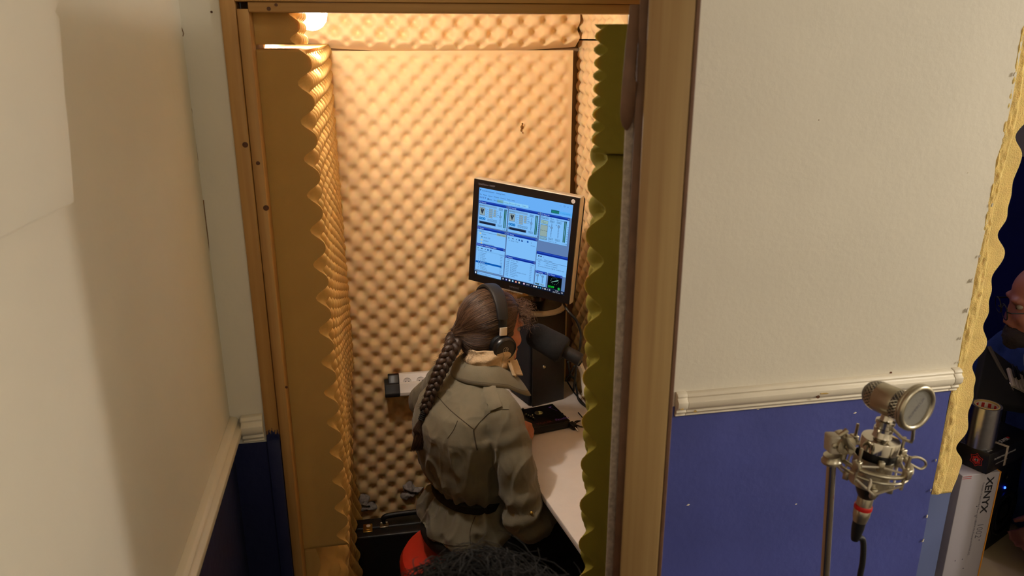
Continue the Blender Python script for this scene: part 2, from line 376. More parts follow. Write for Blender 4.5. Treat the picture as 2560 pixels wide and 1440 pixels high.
mb = MB(); mb.box((.627, .002, 0), (.657, .06, 2.122)); obj('hinge_jamb', mb, M['pine'], fr, bevel=.0015)
for x, y, r, Y in ((613, 362, .0058, -.007), (645, 408, .0042, 0), (665, 520, .006, 0), (716, 968, .003, 0), (672, 22, .004, 0), (690, 12, .003, -.007)):
    p = at(x, y, Y); mb = MB(); mb.lathe(p, (0, -1, 0), [(r, -.001), (r*.95, .0004), (r*.4, .0007)], 12); obj('knot', mb, M['knot'], fr, smooth=True)

# ------------------------------------------------------------------ the booth shell
mb = MB(); mb.box((-.225, .06, 0), (-.2055, 1.3, 2.26)); struct('wall_booth_left', mb, M['ply'])
mb = MB(); mb.box((.836, .09, 0), (.86, 1.3, 2.26)); struct('wall_booth_right', mb, M['ply'])
mb = MB(); mb.box((.66, .062, 0), (.86, .09, 2.26)); struct('wall_booth_front', mb, M['ply'])
mb = MB(); mb.box((-.225, 1.275, 0), (.86, 1.3, 2.26)); struct('wall_booth_back', mb, M['ply'])
mb = MB(); mb.box((-.225, .06, 2.24), (.86, 1.3, 2.26)); struct('ceiling_booth', mb, M['whitep'])

PIT = .0757
def foam_mesh(name, m, o, u, v, n, W, H, base, amp, pitch=PIT, ph=(0, 0), flat=(0, 0, 0, 0), res=11, wob=.004, fn=None, cutb=0.0, sharp=1.7):
    o, u, v, n = Vector(o), Vector(u), Vector(v), Vector(n)
    nu, nv = max(4, int(W/pitch*res)), max(4, int(H/pitch*res))
    a = np.linspace(0, W, nu+1); b = np.linspace(0, H, nv+1); A, B = np.meshgrid(a, b)
    A2 = A + .004*np.sin(B*5.1+1) ; B2 = B + .004*np.sin(A*4.3)
    s = .5+.5*np.cos(2*PI*(A2/pitch+ph[0]))*np.cos(2*PI*(B2/pitch+ph[1]))
    h = 1-(1-s)**sharp; k = np.ones_like(h)
    for d, fl in ((A, flat[0]), (W-A, flat[1]), (B, flat[2]), (H-B, flat[3])):
        if fl: k = np.minimum(k, np.clip((d-fl*.45)/(fl*.75), 0, 1))
    k = k*k*(3-2*k); h = h*k + .72*(1-k)
    hh = base + amp*h + wob*np.sin(A*6.1+.5)*np.sin(B*3.7+1.3)
    if fn is not None: hh = fn(A, B, hh)
    O, Un, Vn, Nn = (np.array(q) for q in (o, u, v, n))
    Bv = B + cutb*np.clip(1-B/.02, 0, 1)*1.0
    top = O + A[..., None]*Un + Bv[..., None]*Vn + hh[..., None]*Nn
    V = top.reshape(-1, 3); nn = (nu+1)*(nv+1)
    idx = np.arange(nn).reshape(nv+1, nu+1)
    F = np.stack([idx[:-1, :-1], idx[:-1, 1:], idx[1:, 1:], idx[1:, :-1]], -1).reshape(-1, 4).tolist()
    bord = list(idx[0, :]) + list(idx[1:, -1]) + list(idx[-1, -2::-1]) + list(idx[-2:0:-1, 0])
    Ab, Bb = A.ravel()[bord], B.ravel()[bord]
    low = O + Ab[:, None]*Un + Bb[:, None]*Vn
    dup = V[bord]; mid = dup*.5 + low*.5
    VV = np.concatenate([V, dup, mid, low]); k0 = nn; m_ = len(bord)
    for i in range(m_):
        j = (i+1) % m_
        F.append([k0+j, k0+i, k0+m_+i, k0+m_+j]); F.append([k0+m_+j, k0+m_+i, k0+2*m_+i, k0+2*m_+j])
    F.append([k0+2*m_+i for i in range(m_)])
    if u.cross(v).dot(n) < 0: F = [q[::-1] for q in F]
    me = bpy.data.meshes.new(name); me.from_pydata(VV.tolist(), [], F); me.materials.append(m)
    me.polygons.foreach_set('use_smooth', [True]*len(F)); me.update(); return me
def foam(name, label, m, *a, parent=None, cat='acoustic foam', group=None, **k):
    o = put(name, foam_mesh(name, m, *a, **k), parent)
    if label: tag(o, label, cat, group)
    return o
X, Y, Z = Vector((1, 0, 0)), Vector((0, 1, 0)), Vector((0, 0, 1))
# back wall, main sheet: pits measured from the photograph at x=-.13, z=2.01
def backcurl(A, B, h):
    e = np.clip((A-.78)/.12, 0, 1); return h + .012*e*e*np.clip(B/1.6, 0, 1)
pz0 = .2; back = foam('acoustic_foam', 'large peach egg-crate foam sheet covering the back wall behind the seated person', M['foam'],
     (-.20, 1.274, .02), X, Z, -Y, .934, 2.012, .048, .0235, ph=((.5*PIT-.07)/PIT, (-1.99)/PIT), flat=(0, .03, 0, .026), res=12, fn=backcurl, sharp=2.4)
# back wall, upper strip, with its cut lower edge
def strip(A, B, h): return h + .02 - .012*np.clip(1-B/.02, 0, 1)
def sag(x): return 2.024 + .02*abs((x-.3)/.46)**1.6
def bev(A, B, h): return np.minimum(h, .040 + np.clip(B, 0, 1)*2.0)
o = foam('acoustic_foam', 'peach egg-crate foam strip along the top of the back wall with its cut edge showing', M['foam'], (-.19, 1.274, 2.03), X, Z, -Y, .94, .19, .062, .040, ph=(.1, .19), res=16, fn=bev, sharp=2.0)
co, no = cloud(o.data)
sg = np.array([sag(x)-2.03 for x in co[:, 0]])
co[:, 2] += sg*np.clip(1-(co[:, 2]-2.03)/.17, 0, 1)
o.data.vertices.foreach_set('co', co.ravel()); o.data.update()
# left wall
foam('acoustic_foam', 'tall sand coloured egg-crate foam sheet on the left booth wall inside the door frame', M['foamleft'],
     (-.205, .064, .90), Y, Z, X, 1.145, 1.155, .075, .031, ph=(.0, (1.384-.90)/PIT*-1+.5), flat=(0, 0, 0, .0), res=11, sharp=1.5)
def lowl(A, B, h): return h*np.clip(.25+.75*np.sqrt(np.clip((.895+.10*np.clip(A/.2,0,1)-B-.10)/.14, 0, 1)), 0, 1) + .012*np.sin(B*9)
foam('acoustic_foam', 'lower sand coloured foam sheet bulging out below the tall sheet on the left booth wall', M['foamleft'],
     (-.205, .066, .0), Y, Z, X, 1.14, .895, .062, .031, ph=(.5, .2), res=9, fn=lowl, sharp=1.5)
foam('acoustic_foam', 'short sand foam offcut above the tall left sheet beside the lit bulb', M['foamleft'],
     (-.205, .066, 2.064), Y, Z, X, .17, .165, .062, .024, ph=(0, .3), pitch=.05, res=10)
# right wall
foam('acoustic_foam', 'peach egg-crate foam sheet on the right booth wall behind the monitor', M['foam'],
     (.835, 1.265, .02), -Y, Z, -X, 1.16, 2.045, .042, .030, ph=(.2, .1), flat=(0, 0, 0, .02), res=10, sharp=1.5)
foam('acoustic_foam', 'short peach foam strip at the top of the right booth wall', M['foam'],
     (.835, 1.265, 2.07), -Y, Z, -X, .485, .165, .045, .030, ph=(.2, .4), res=10)
mb = MB(); mb.box((.79, .10, 2.072), (.835, .776, 2.238)); tag(obj('white_board', mb, M['whitep'], None, bevel=.002), 'white board at the top right corner inside the booth', 'board')
# grey patches and a torn spot on the back sheet
def patch(x, y, s, label):
    mb = MB(); p = at(x, y, 1.206); n = 34
    def fn(a, b):
        th = 2*PI*a; r = b*s*(1+.28*math.sin(3*th+x)+.16*math.sin(5*th+y)+.1*math.sin(9*th))
        q = Vector((math.cos(th)*r*1.05, 0, math.sin(th)*r)); d = mnoise.noise(Vector((q.x*45+x, q.z*45, 3)))
        cre = math.exp(-((q.z+.008*math.sin(q.x*60))/.006)**2)*(1 if abs(q.x) < s*.6 else .2)
        return p + q + Vector((0, -(.024*(1-b**3) + .012*d*(1-b*b) - .02*cre) + .012*b**6, 0))
    mb.grid(fn, n*2, n)
    o = obj('foam_patch', mb, M['putty'], None, smooth=True); return tag(o, label, 'foam patch', 'grey patches on the back foam')
patch(908, 1260, .044, 'torn grey foam patch low on the back wall next to the left corner')
patch(1026, 1226, .040, 'torn grey foam patch low on the back wall nearer the seated person')
mb = MB()
for dx, dy, s in ((0, 0, 5), (1, -8, 3), (-2, 8, 3), (2, 14, 2)):
    p = at(1305+dx, 318+dy, 1.205); mb.ell(p, X, Y, Z, s*.0011, .004, s*.0016, 8, 5)
obj('torn_spot', mb, M['dkfoam'], back, smooth=True)
# foam on the end of the broken wall, at the opening to the next room
def rag(A, B, h): return h + .006*np.sin(B*31+A*12) + .004*np.sin(B*77)
jf = foam('acoustic_foam', 'yellow egg-crate foam lining the raw end of the wall at the right edge', M['foamyellow'],
     (1.452, .004, .897), Y, Z, X, .17, 1.43, .052, .016, pitch=.118, ph=(.05, .35), res=18, fn=rag)
mb = MB()
def rgf(a, b):
    z = .9+b*1.42; x = 1.449 + a*.03*(1+.25*math.sin(z*14)) ; n = mnoise.noise(Vector((x*70, 1, z*38))) + .6*mnoise.noise(Vector((x*160, 4, z*90)))
    e = min(1, 6*a, 6*(1-a)); return Vector((x, .003 - e*(.003 + .0045*max(-.4, n)), z))
mb.grid(rgf, 12, 300)
obj('torn_edge', mb, M['foamyellow'], jf, smooth=True)
mb = MB(); mb.box((1.40, .10, 0), (1.60, .13, .9)); struct('wall_stub', mb, M['greyblue'])

# ------------------------------------------------------------------ the open door
DL = Vector((.364, .932, 0)).normalized(); NL = Vector((-DL.y, DL.x, 0)); D0 = Vector((.335, -.82, 0))
def dp(t, o, z): return D0 + DL*t + NL*o + Vector((0, 0, z))
def slab(t0, t1, o0, o1, z0, z1):
    mb = MB(); mb.prism([dp(t0, o0, z0), dp(t1, o0, z0), dp(t1, o1, z0), dp(t0, o1, z0)], (0, 0, z1-z0)); return mb
door = bpy.data.objects.new('door_1', None); C.objects.link(door); door.location = dp(.86, .03, 0); door['kind'] = 'structure'
obj('door_post', slab(0, .045, .005, .0515, .03, 2.19), M['pinepost'], door, bevel=.002)
obj('outer_panel', slab(.001, .85, 0, .0045, .03, 2.19), M['hard'], door, bevel=.001)
obj('door_core', slab(.046, .85, .005, .0515, .03, 2.19), M['pinepost'], door)
obj('inner_panel', slab(.028, .80, .052, .0615, .03, 2.118), M['hard'], door, bevel=.001)
obj('felt_layer', slab(.05, .78, .062, .0725, .05, 2.07), M['felt'], door, bevel=.002)
# the brown facing has split and peels away at the top
mb = MB(); sec = []
for i in range(26):
    z = 2.112-.0053*i; k = i/25
    hw = .0085*(1 if k < .82 else math.sqrt(max(.02, 1-((k-.82)/.18)**2))); c = .064+.006*k
    tt = .046-.026*math.sin(k*PI)*.8
    sec.append([dp(tt, c-hw*(.5 if k < .6 else .8), z), dp(tt, c+hw, z), dp(tt-.003, c+hw, z), dp(tt-.003, c-hw*(.5 if k < .6 else .8), z)])
mb.loft(sec); obj('peeling_strip', mb, M['hard'], door, bevel=.0006, seg=1)
tf = .262
foam('foam_sheet', None, M['foamgreen'], dp(tf, .073, .12), DL, Z, NL, .54, 1.80, .030, .028, ph=(.02, (1.802-.12)/PIT*-1), res=12, parent=door, sharp=1.4)
foam('foam_sheet', None, M['foamgreen'], dp(tf-.02, .073, 1.925), DL, Z, NL, .54, .17, .030, .024, ph=(.0, .45), pitch=.034, res=9, parent=door, sharp=1.3)
# ------------------------------------------------------------------ in the booth
DZ = .76                                                # desk top height
# lamp bulb on a holder under the booth ceiling
bp = Vector((-.112, .37, 2.128))
bl = thing('light_bulb', 'lit round light bulb hanging at the top left corner of the booth', 'light bulb', (bp.x, bp.y, 2.24))
mb = MB(); mb.lathe(bp - Z*.036, Z, [(.0005, 0), (.012, .002), (.024, .009), (.033, .021), (.036, .036), (.034, .049), (.027, .063), (.018, .074), (.0135, .086)], 28); obj('globe', mb, M['bulb'], bl, smooth=True)
mb = MB(); mb.lathe(bp + Z*.048, Z, [(.014, 0), (.020, .004), (.020, .05), (.030, .058), (.030, .064)], 20); obj('lamp_holder', mb, M['white'], bl, smooth=True)
bn = M['bulb'].node_tree.nodes['Principled BSDF']; bn.inputs['Emission Strength'].default_value = BULB_W

# desk along the right wall
dk = thing('desk', 'white narrow desk along the right booth wall under the speaker', 'desk', (.58, .6, 0))
poly = [(.514, .085), (.757, .085), (.757, 1.18), (.335, 1.18)]
mb = MB(); mb.hexa(poly, DZ-.022, DZ); obj('desk_top', mb, M['desk'], dk, bevel=.0025)
for x, y in ((.56, .13), (.72, .13), (.42, 1.12), (.72, 1.12)):
    mb = MB(); mb.box((x-.018, y-.018, 0), (x+.018, y+.018, DZ-.022)); obj('leg', mb, M['ply'], dk, bevel=.002)

# loudspeaker the monitor stands on
a = atz(1331, 1018, DZ); b = atz(1410, 998, DZ); e = (b-a); e.z = 0; e.normalize(); g = Vector((-e.y, e.x, 0))
SW, SD, SH = .165, (b-a).length, .362
sp = thing('loudspeaker', 'large black wooden loudspeaker on the desk under the monitor', 'loudspeaker', a + g*.08 + e*.07)
mb = MB(); mb.prism([a, a+e*SD, a+e*SD+g*SW, a+g*SW], (0, 0, SH)); obj('cabinet', mb, M['spk'], sp, bevel=.003)
mb = MB(); mb.prism([a+g*.006-e*.012+Z*.008, a+g*(SW-.006)-e*.012+Z*.008, a+g*(SW-.006)-e*.001+Z*.008, a+g*.006-e*.001+Z*.008], (0, 0, SH-.016)); obj('grille', mb, M['grille'], sp, bevel=.004)
for x, y, r in ((1360, 917, .006), (1386, 902, .004)):
    d = ray(x, y); tt = (a-CAM).dot(-g)/d.dot(-g); p = CAM + d*tt
    mb = MB(); mb.lathe(p, -g, [(r*1.2, -.001), (r*1.2, .0012), (r, .003), (r*.3, .004)], 14); obj('screw', mb, M['chrome'] if r > .005 else M['black'], sp, smooth=True)

# computer monitor
c0 = at(1179, 573, .985); c1 = at(1437, 629, .75)
eX = Vector((c1.x-c0.x, c1.y-c0.y, 0)); MWd = eX.length; eX.normalize(); nM = Vector((eX.y, -eX.x, 0))      # towards the viewer's side
zb0, zt0 = at(1179, 697.5, .985).z, at(1179, 448, .985).z; zb1, zt1 = at(1431, 766, .75).z, at(1444, 491, .75).z
slope = ((zb1+zt1)-(zb0+zt0))/2/MWd; MH = ((zt0-zb0)+(zt1-zb1))/2
eX = (eX + Z*slope).normalized(); eZ = nM.cross(eX)*-1; eZ = eZ if eZ.z > 0 else -eZ
m0 = Vector((c0.x, c0.y, (zb0+zt0)/2)) - eZ*MH/2       # lower left corner of the front
def mp(u, v, d=0): return m0 + eX*(u*MWd) + eZ*(v*MH) + nM*d
mo = thing('computer_monitor', 'silver and black computer monitor showing blue radio software above the speaker', 'monitor', mp(.5, 0, -.03))
def mslab(u0, u1, v0, v1, d0, d1):
    mb = MB(); mb.prism([mp(u0, v0, d0), mp(u1, v0, d0), mp(u1, v1, d0), mp(u0, v1, d0)], nM*(d1-d0)); return mb
obj('silver_casing', mslab(-.006, 1.006, -.008, 1.008, -.034, -.0036), M['silver'], mo, bevel=.004)
obj('back_shell', mslab(.03, 1.004, .02, .99, -.05, -.0345), M['black'], mo, bevel=.008)
bw, bh, bb = .052, .072, .072
mb = MB()
for u0, u1, v0, v1 in ((0, 1, 0, bb), (0, 1, 1-bh, 1), (0, bw, bb, 1-bh), (1-bw, 1, bb, 1-bh)):
    mb.prism([mp(u0, v0, -.003), mp(u1, v0, -.003), mp(u1, v1, -.003), mp(u0, v1, -.003)], nM*.005)
bez = obj('bezel', mb, M['blacks'], mo)
mb = MB(); text_on(mb, 'SyncMaster 930BF', mp(.045, .955, .0023), eX, eZ, .0085); obj('bezel_lettering', mb, M['greyink'], mo)
mb = MB(); mb.lathe(mp(.945, .962, .002), nM, [(.0068, 0), (.0068, .0006)], 20); st = obj('sticker', mb, M['whiteink'], mo)
mb = MB(); text_on(mb, '?', mp(.9385, .951, .0029), eX, eZ, .010, bold=.0); obj('sticker_mark', mb, M['ink'], st)
mb = MB(); text_on(mb, 'SAMSUNG', mp(.42, .026, .0023), eX, eZ, .008); obj('bezel_lettering', mb, M['greyink'], mo)

# the picture on the screen: one mesh, a colour per face
SCRC = []
class Scr(MB): pass
sc_ = MB(); lay = [0]
SWm, SHm = MWd*(1-2*bw), MH*(1-bh-bb)
def sp_(x, y, l): return mp(bw, bb, 0) + eX*(x*SWm) + eZ*((1-y)*SHm) + nM*(-.0022 + l*.00006)
def Q(x0, y0, x1, y1, c, l=1): 
    sc_.add([sp_(x0, y0, l), sp_(x1, y0, l), sp_(x1, y1, l), sp_(x0, y1, l)], [(0, 1, 2, 3)]); SCRC.append(c)
def T(s, x, y, h, c=(40, 60, 100), l=6, align='LEFT', bold=0):
    n0 = len(sc_.f); text_on(sc_, s, sp_(x, y, l), eX, eZ, h*SHm, align, bold=bold); SCRC.extend([c]*(len(sc_.f)-n0))
def DISC(x, y, r, c, l=5, n=16):
    sc_.add([sp_(x + math.cos(2*PI*k/n)*r*SHm/SWm, y + math.sin(2*PI*k/n)*r, l) for k in range(n)], [tuple(range(n))]); SCRC.append(c)
def LINE(x0, y0, x1, y1, wd, c, l=6):
    d = Vector(((x1-x0)*SWm, (y1-y0)*SHm)); d.normalize(); px_, py_ = -d.y*wd/SWm, d.x*wd/SHm
    sc_.add([sp_(x0-px_, y0-py_, l), sp_(x1-px_, y1-py_, l), sp_(x1+px_, y1+py_, l), sp_(x0+px_, y0+py_, l)], [(0, 1, 2, 3)]); SCRC.append(c)
BL, WH, PALE, NAV, GR, DK = (108, 178, 250), (128, 192, 252), (120, 182, 238), (14, 44, 150), (96, 128, 178), (20, 26, 44)
BEI, LGY = (146, 170, 178), (120, 168, 214)
Q(0, 0, 1, 1, GR, 0); Q(0, 0, 1, .145, BL)
T('StudioBroadcaster - Analog Radio', .03, .038, .021); 
LINE(.008, .02, .014, .036, .0007, DK); LINE(.020, .02, .014, .036, .0007, DK); LINE(.008, .02, .020, .02, .0007, DK)
T('File   Player   Layout   Window   Control   Tools   Help', .008, .083, .019)
for i in range(4): Q(.008+i*.02, .10, .018+i*.02, .118, (80, 130, 200), 3)
T('\u25a0 Auto   Manual', .095, .121, .019, (20, 30, 70))
for i, s in enumerate(('Desktop A', 'Desktop B', 'Desktop C', 'Config', 'Video')):
    x = .205+i*.068; Q(x, .098, x+.064, .130, (120, 176, 190) if i == 0 else (140, 206, 250), 3); T(s, x+.004, .122, .016, (14, 90, 90) if i < 3 else (40, 70, 120))
T('x', .55, .121, .018); T('\u2014    \u25a1    x', .86, .04, .022, align='LEFT')
Q(.78, .092, .863, .127, (30, 100, 110), 3); T('20:09:13', .787, .120, .024, (20, 170, 120)); Q(.868, .094, .998, .127, (90, 176, 250), 3); T('T. remain 0:00:00', .875, .118, .016, (40, 110, 190))
def win(x0, y0, x1, y1, title, th=.03, body=WH):
    Q(x0, y0, x1, y1, (60, 90, 130), 1); Q(x0+.002, y0+th, x1-.002, y1-.002, body, 2); Q(x0, y0, x1, y0+th, NAV, 3); Q(x0, y0+th*.1, x1, y0+th*.45, (36, 78, 190), 4)
    T(title, x0+.03, y0+th*.76, th*.62, (180, 210, 255), 7, bold=.00004); DISC(x0+.014, y0+th*.5, th*.34, (120, 160, 230)); DISC(x0+.014, y0+th*.5, th*.2, NAV, 6)
    DISC(x1-.012, y0+th*.5, th*.34, (40, 50, 90)); DISC(x1-.012, y0+th*.5, th*.24, (130, 160, 220), 6); DISC(x1-.012, y0+th*.5, th*.14, NAV, 7)
def slider(x, y0, y1, k, boxes=True):
    if boxes: Q(x-.022, y0-.035, x+.022, y0-.015, (60, 90, 130), 3); Q(x-.020, y0-.033, x+.020, y0-.017, PALE, 4); T('+0.00', x-.018, y0-.019, .014)
    Q(x-.0016, y0, x+.0016, y1, (60, 90, 130), 4)
    for i in range(9): Q(x-.008, y0+(y1-y0)*i/8-.001, x+.008, y0+(y1-y0)*i/8+.001, (80, 116, 160), 3)
    yy = y0+(y1-y0)*k; Q(x-.011, yy-.011, x+.011, yy+.011, (40, 60, 100), 5); Q(x-.009, yy-.009, x+.009, yy-.001, LGY, 6); Q(x-.009, yy+.001, x+.009, yy+.009, LGY, 6)
    Q(x-.030, yy-.016, x-.020, yy-.006, (60, 90, 130), 5); Q(x-.028, yy-.014, x-.022, yy-.008, PALE, 6)
    if boxes: Q(x-.024, y1+.015, x+.024, y1+.036, (60, 90, 130), 3); Q(x-.022, y1+.017, x+.022, y1+.034, PALE, 4); T('Cue', x-.014, y1+.032, .016)
def vu(x, y0, y1):
    for dx in (0, .014): Q(x+dx, y0, x+dx+.010, y1, (24, 62, 70), 4); Q(x+dx+.003, y0+.02, x+dx+.007, y1, (40, 120, 90), 5)
    for i in range(9): T(str(-5*i), x+.030, y0+(y1-y0)*(i+.5)/9, .014)
    T('L   R  dB', x-.004, y1+.022, .016, (20, 30, 60))
def deck(x0, x1, y0, title):
    win(x0, y0, x1, y0+.285, title); w_ = x1-x0
    Q(x0+.006, y0+.038, x0+w_*.62, y0+.060, LGY, 3); T('No media', x0+.01, y0+.057, .016)
    Q(x0+.012, y0+.072, x0+.075, y0+.160, (70, 100, 140), 3); Q(x0+.015, y0+.076, x0+.072, y0+.156, BEI, 4)
    cx, cy = x0+.043, y0+.116
    for a_, b_ in (((-.016, -.024), (0, .026)), ((.016, -.024), (0, .026)), ((-.016, -.024), (.016, -.024)), ((-.008, -.016), (0, .004)), ((.008, -.016), (0, .004))): LINE(cx+a_[0], cy+a_[1], cx+b_[0], cy+b_[1], .0013, DK)
    for r in range(5):
        yy = y0+.072+r*.021
        Q(x0+w_*.36, yy, x0+w_*.49, yy+.018, (60, 90, 130), 3); Q(x0+w_*.363, yy+.002, x0+w_*.487, yy+.016, BEI, 4); T(('Intro', 'Ramp', 'Time', 'Cue', 'Fade')[r], x0+w_*.26, yy+.015, .013)
        if r < 4: Q(x0+w_*.52, yy, x0+w_*.60, yy+.018, (60, 90, 130), 3); Q(x0+w_*.523, yy+.002, x0+w_*.597, yy+.016, BEI, 4); T('Mark', x0+w_*.61, yy+.015, .012)
    for i in range(3): DISC(x0+.022+i*.024, y0+.196, .0155, (16, 110, 190)); DISC(x0+.022+i*.024, y0+.196, .006, (120, 190, 250), 6)
    for i in range(5): Q(x0+w_*.33+i*w_*.066, y0+.188, x0+w_*.385+i*w_*.066, y0+.212, (60, 90, 130), 3); Q(x0+w_*.334+i*w_*.066, y0+.191, x0+w_*.381+i*w_*.066, y0+.209, PALE, 4); T('|<>=x'[i], x0+w_*.345+i*w_*.066, y0+.207, .014)
    Q(x0+.010, y0+.226, x0+w_*.62, y0+.256, (70, 96, 130), 3); Q(x0+.024, y0+.232, x0+w_*.60, y0+.254, (26, 34, 56), 4)
    T('Volume', x0+w_*.70, y0+.050, .014); slider(x0+w_*.76, y0+.085, y0+.215, .42); vu(x0+w_*.88, y0+.045, y0+.255)
deck(.004, .328, .146, 'Deck A'); deck(.335, .665, .146, 'Deck B')
win(.676, .146, .975, .455, 'Voice FX')
Q(.684, .186, .76, .208, (70, 100, 140), 3); Q(.686, .188, .758, .206, PALE, 4); T('Preset: FX', .69, .204, .016)
Q(.684, .222, .76, .262, (60, 90, 110), 3); Q(.686, .225, .758, .259, (150, 190, 190), 4); T('Mic on', .70, .25, .018)
Q(.684, .272, .76, .40, (60, 90, 110), 3); Q(.686, .275, .758, .397, (146, 172, 170), 4); T('Press to talk', .69, .34, .016, DK)
Q(.684, .405, .76, .435, (60, 90, 110), 3); Q(.686, .408, .758, .432, (130, 182, 210), 4); T('\u25a1 Lock talk', .69, .428, .017)
T('Music', .78, .200, .019, DK); T('Mic Volume', .845, .200, .018, DK); slider(.80, .245, .385, .30); slider(.872, .245, .385, .12); T('Phones out   dry', .78, .442, .014); vu(.925, .19, .42)
win(.004, .440, .328, .655, 'Studio'); T('Categories', .02, .487, .016); Q(.006, .493, .326, .496, (60, 90, 130), 3)
Q(.225, .474, .326, .502, (150, 176, 170), 3); T('Drag | Target', .232, .494, .017)
for i, s in enumerate(('Audio', 'Audio CD', 'Jukebox', 'General Jukebox')):
    yy = .516+i*.036; Q(.03+.018*(i > 0), yy-.011, .048+.018*(i > 0), yy+.009, (170, 200, 190), 3); DISC(.042+.018*(i > 0), yy, .009, (60, 120, 170) if i == 1 else (200, 200, 170)); T(s, .062+.018*(i > 0), yy+.008, .020)
win(.004, .632, .328, .945, 'Tracks in selected category', .032)
def tools(x, y):
    Q(x+.012, y-.002, x+.016, y+.018, (20, 110, 90), 6); Q(x+.006, y+.006, x+.022, y+.010, (20, 110, 90), 6); Q(x+.048, y+.005, x+.068, y+.011, DK, 6); LINE(x+.092, y+.016, x+.104, y, .001, (70, 90, 130))
    DISC(x+.128, y+.008, .010, (30, 90, 170), 6); Q(x+.150, y-.002, x+.168, y+.018, (30, 60, 130), 6); Q(x+.154, y-.002, x+.164, y+.006, PALE, 7); T('\u2026', x+.175, y+.014, .02)
tools(.01, .680); Q(.006, .704, .326, .716, PALE, 3); T('#   Artist - Title', .03, .720, .017); T('Duration', .27, .722, .015)
names = ('Angelus', 'Ballad', 'Carol', 'Cascade', 'Ciprus', 'Gathering', 'Litany', 'Promenade', 'Reverie', 'Serenade', 'Wandering')
for i, s in enumerate(names):
    yy = .742+i*.0188
    if i == 6: Q(.006, yy-.017, .300, yy+.005, (10, 90, 180), 4)
    T('%2d   %02d %s' % (i+1, i+1, s), .032, yy, .0165, (200, 225, 255) if i == 6 else (40, 62, 104)); T('%d:%02d' % (2+i % 3, (i*17) % 60), .282, yy, .015)
Q(.006, .946, .21, .953, (110, 150, 180), 4)
win(.335, .440, .665, .700, 'Queue'); tools(.345, .490); DISC(.565, .497, .011, (20, 80, 170), 6); T('x', .60, .505, .02, DK); T('#   Artist - Title', .36, .530, .018); T('Duration', .60, .535, .014)
win(.335, .700, .665, .958, 'History'); T('Time   Artist - Title', .36, .752, .017); T('Duration', .61, .752, .014)
for i, s in enumerate(('Reverie', 'Gathering', 'Cascade', 'Calypso', 'Angelus', 'Serenade (studio version)', 'Compass', 'Promenade', 'Litany')):
    yy = .776+i*.0195; T('19:%02d' % (8+i*6), .348, yy, .017); T('%02d %s' % (i+3, s), .398, yy, .017); T('%d:%02d' % (3, (i*23) % 60), .61, yy, .015)
Q(.668, .578, .998, .80, (60, 90, 130), 1); Q(.670, .606, .998, .798, WH, 2); Q(.668, .572, .998, .606, NAV, 3); Q(.668, .578, .998, .588, (36, 78, 190), 4)
DISC(.695, .625, .008, DK); DISC(.718, .625, .008, DK); T('\u2315', .74, .635, .02, (80, 60, 120))
T('Track', .69, .664, .018); T('Description', .765, .664, .018); Q(.758, .645, .760, .67, (60, 90, 130), 4); Q(.672, .671, .996, .674, (60, 90, 130), 4)
for i, s in enumerate(('1 Volume not started', '2 Volume not started', 'Broadcast (128 kb, standard rate)')): T(('Info', 'Info', 'Streaming')[i], .695, .695+i*.024, .017); T(s, .765, .695+i*.024, .017)
win(.672, .790, .795, .962, 'Volume'); slider(.70, .845, .92, .0, False); slider(.755, .845, .92, .0, False)
Q(.682, .932, .725, .952, (70, 100, 110), 4); T('Main', .688, .949, .018); Q(.735, .932, .778, .952, (130, 176, 210), 4); T('Mon', .742, .949, .018)
win(.810, .790, .960, .962, 'Clock', body=(6, 10, 14))
ccx, ccy = .885, .868
for k in range(12): DISC(ccx+.040*math.sin(k*PI/6), ccy-.040*SWm/SHm*math.cos(k*PI/6)*.85, .0032, (120, 160, 130), 5, 6)
LINE(ccx-.030, ccy+.016, ccx+.036, ccy-.018, .0009, (150, 210, 190)); LINE(ccx, ccy, ccx+.030, ccy-.013, .0016, (120, 190, 170))
T('20:09', .818, .950, .034, (20, 220, 50), bold=.00008); DISC(.935, .944, .017, (20, 120, 50)); sc_.add([sp_(.930, .934, 7), sp_(.930, .954, 7), sp_(.943, .944, 7)], [(0, 1, 2)]); SCRC.append((60, 220, 90))
Q(0, .962, 1, 1, (16, 24, 46), 3)
Q(.006, .970, .013, .980, (220, 235, 255), 5); Q(.014, .970, .021, .980, (220, 235, 255), 5); Q(.006, .982, .013, .992, (220, 235, 255), 5); Q(.014, .982, .021, .992, (220, 235, 255), 5)
Q(.032, .964, .305, .998, (128, 190, 250), 4); DISC(.05, .978, .008, (60, 90, 140), 5); DISC(.05, .978, .005, (128, 190, 250), 6); T('Search text here', .07, .988, .02, (60, 90, 140))
for i, c in enumerate(((120, 120, 130), (120, 130, 230), (210, 220, 230), (120, 190, 230), (220, 120, 90), (200, 170, 120))): Q(.32+i*.036, .971, .338+i*.036, .990, c, 5); Q(.325+i*.036, .976, .333+i*.036, .985, (230, 235, 240), 6)
DISC(.562, .978, .011, (220, 190, 220)); T('15\u00b0C', .585, .987, .02, (200, 210, 230)); T('\u2227', .64, .986, .018, (200, 210, 230))
for i in range(8): Q(.665+i*.024, .972, .679+i*.024, .988, ((220, 225, 235), (235, 240, 245), (70, 120, 160), (60, 150, 200), (120, 130, 150), (220, 230, 240), (110, 120, 140), (160, 170, 190))[i], 5)
T('20:09', .90, .978, .017, (210, 220, 235)); T('2025. 02. 16.', .875, .996, .016, (210, 220, 235)); Q(.963, .972, .981, .988, (170, 180, 200), 5); Q(.966, .975, .978, .985, (16, 24, 46), 6)
m_ = bpy.data.materials.new('screen_picture'); m_.use_nodes = True; nt = m_.node_tree; nt.nodes.clear()
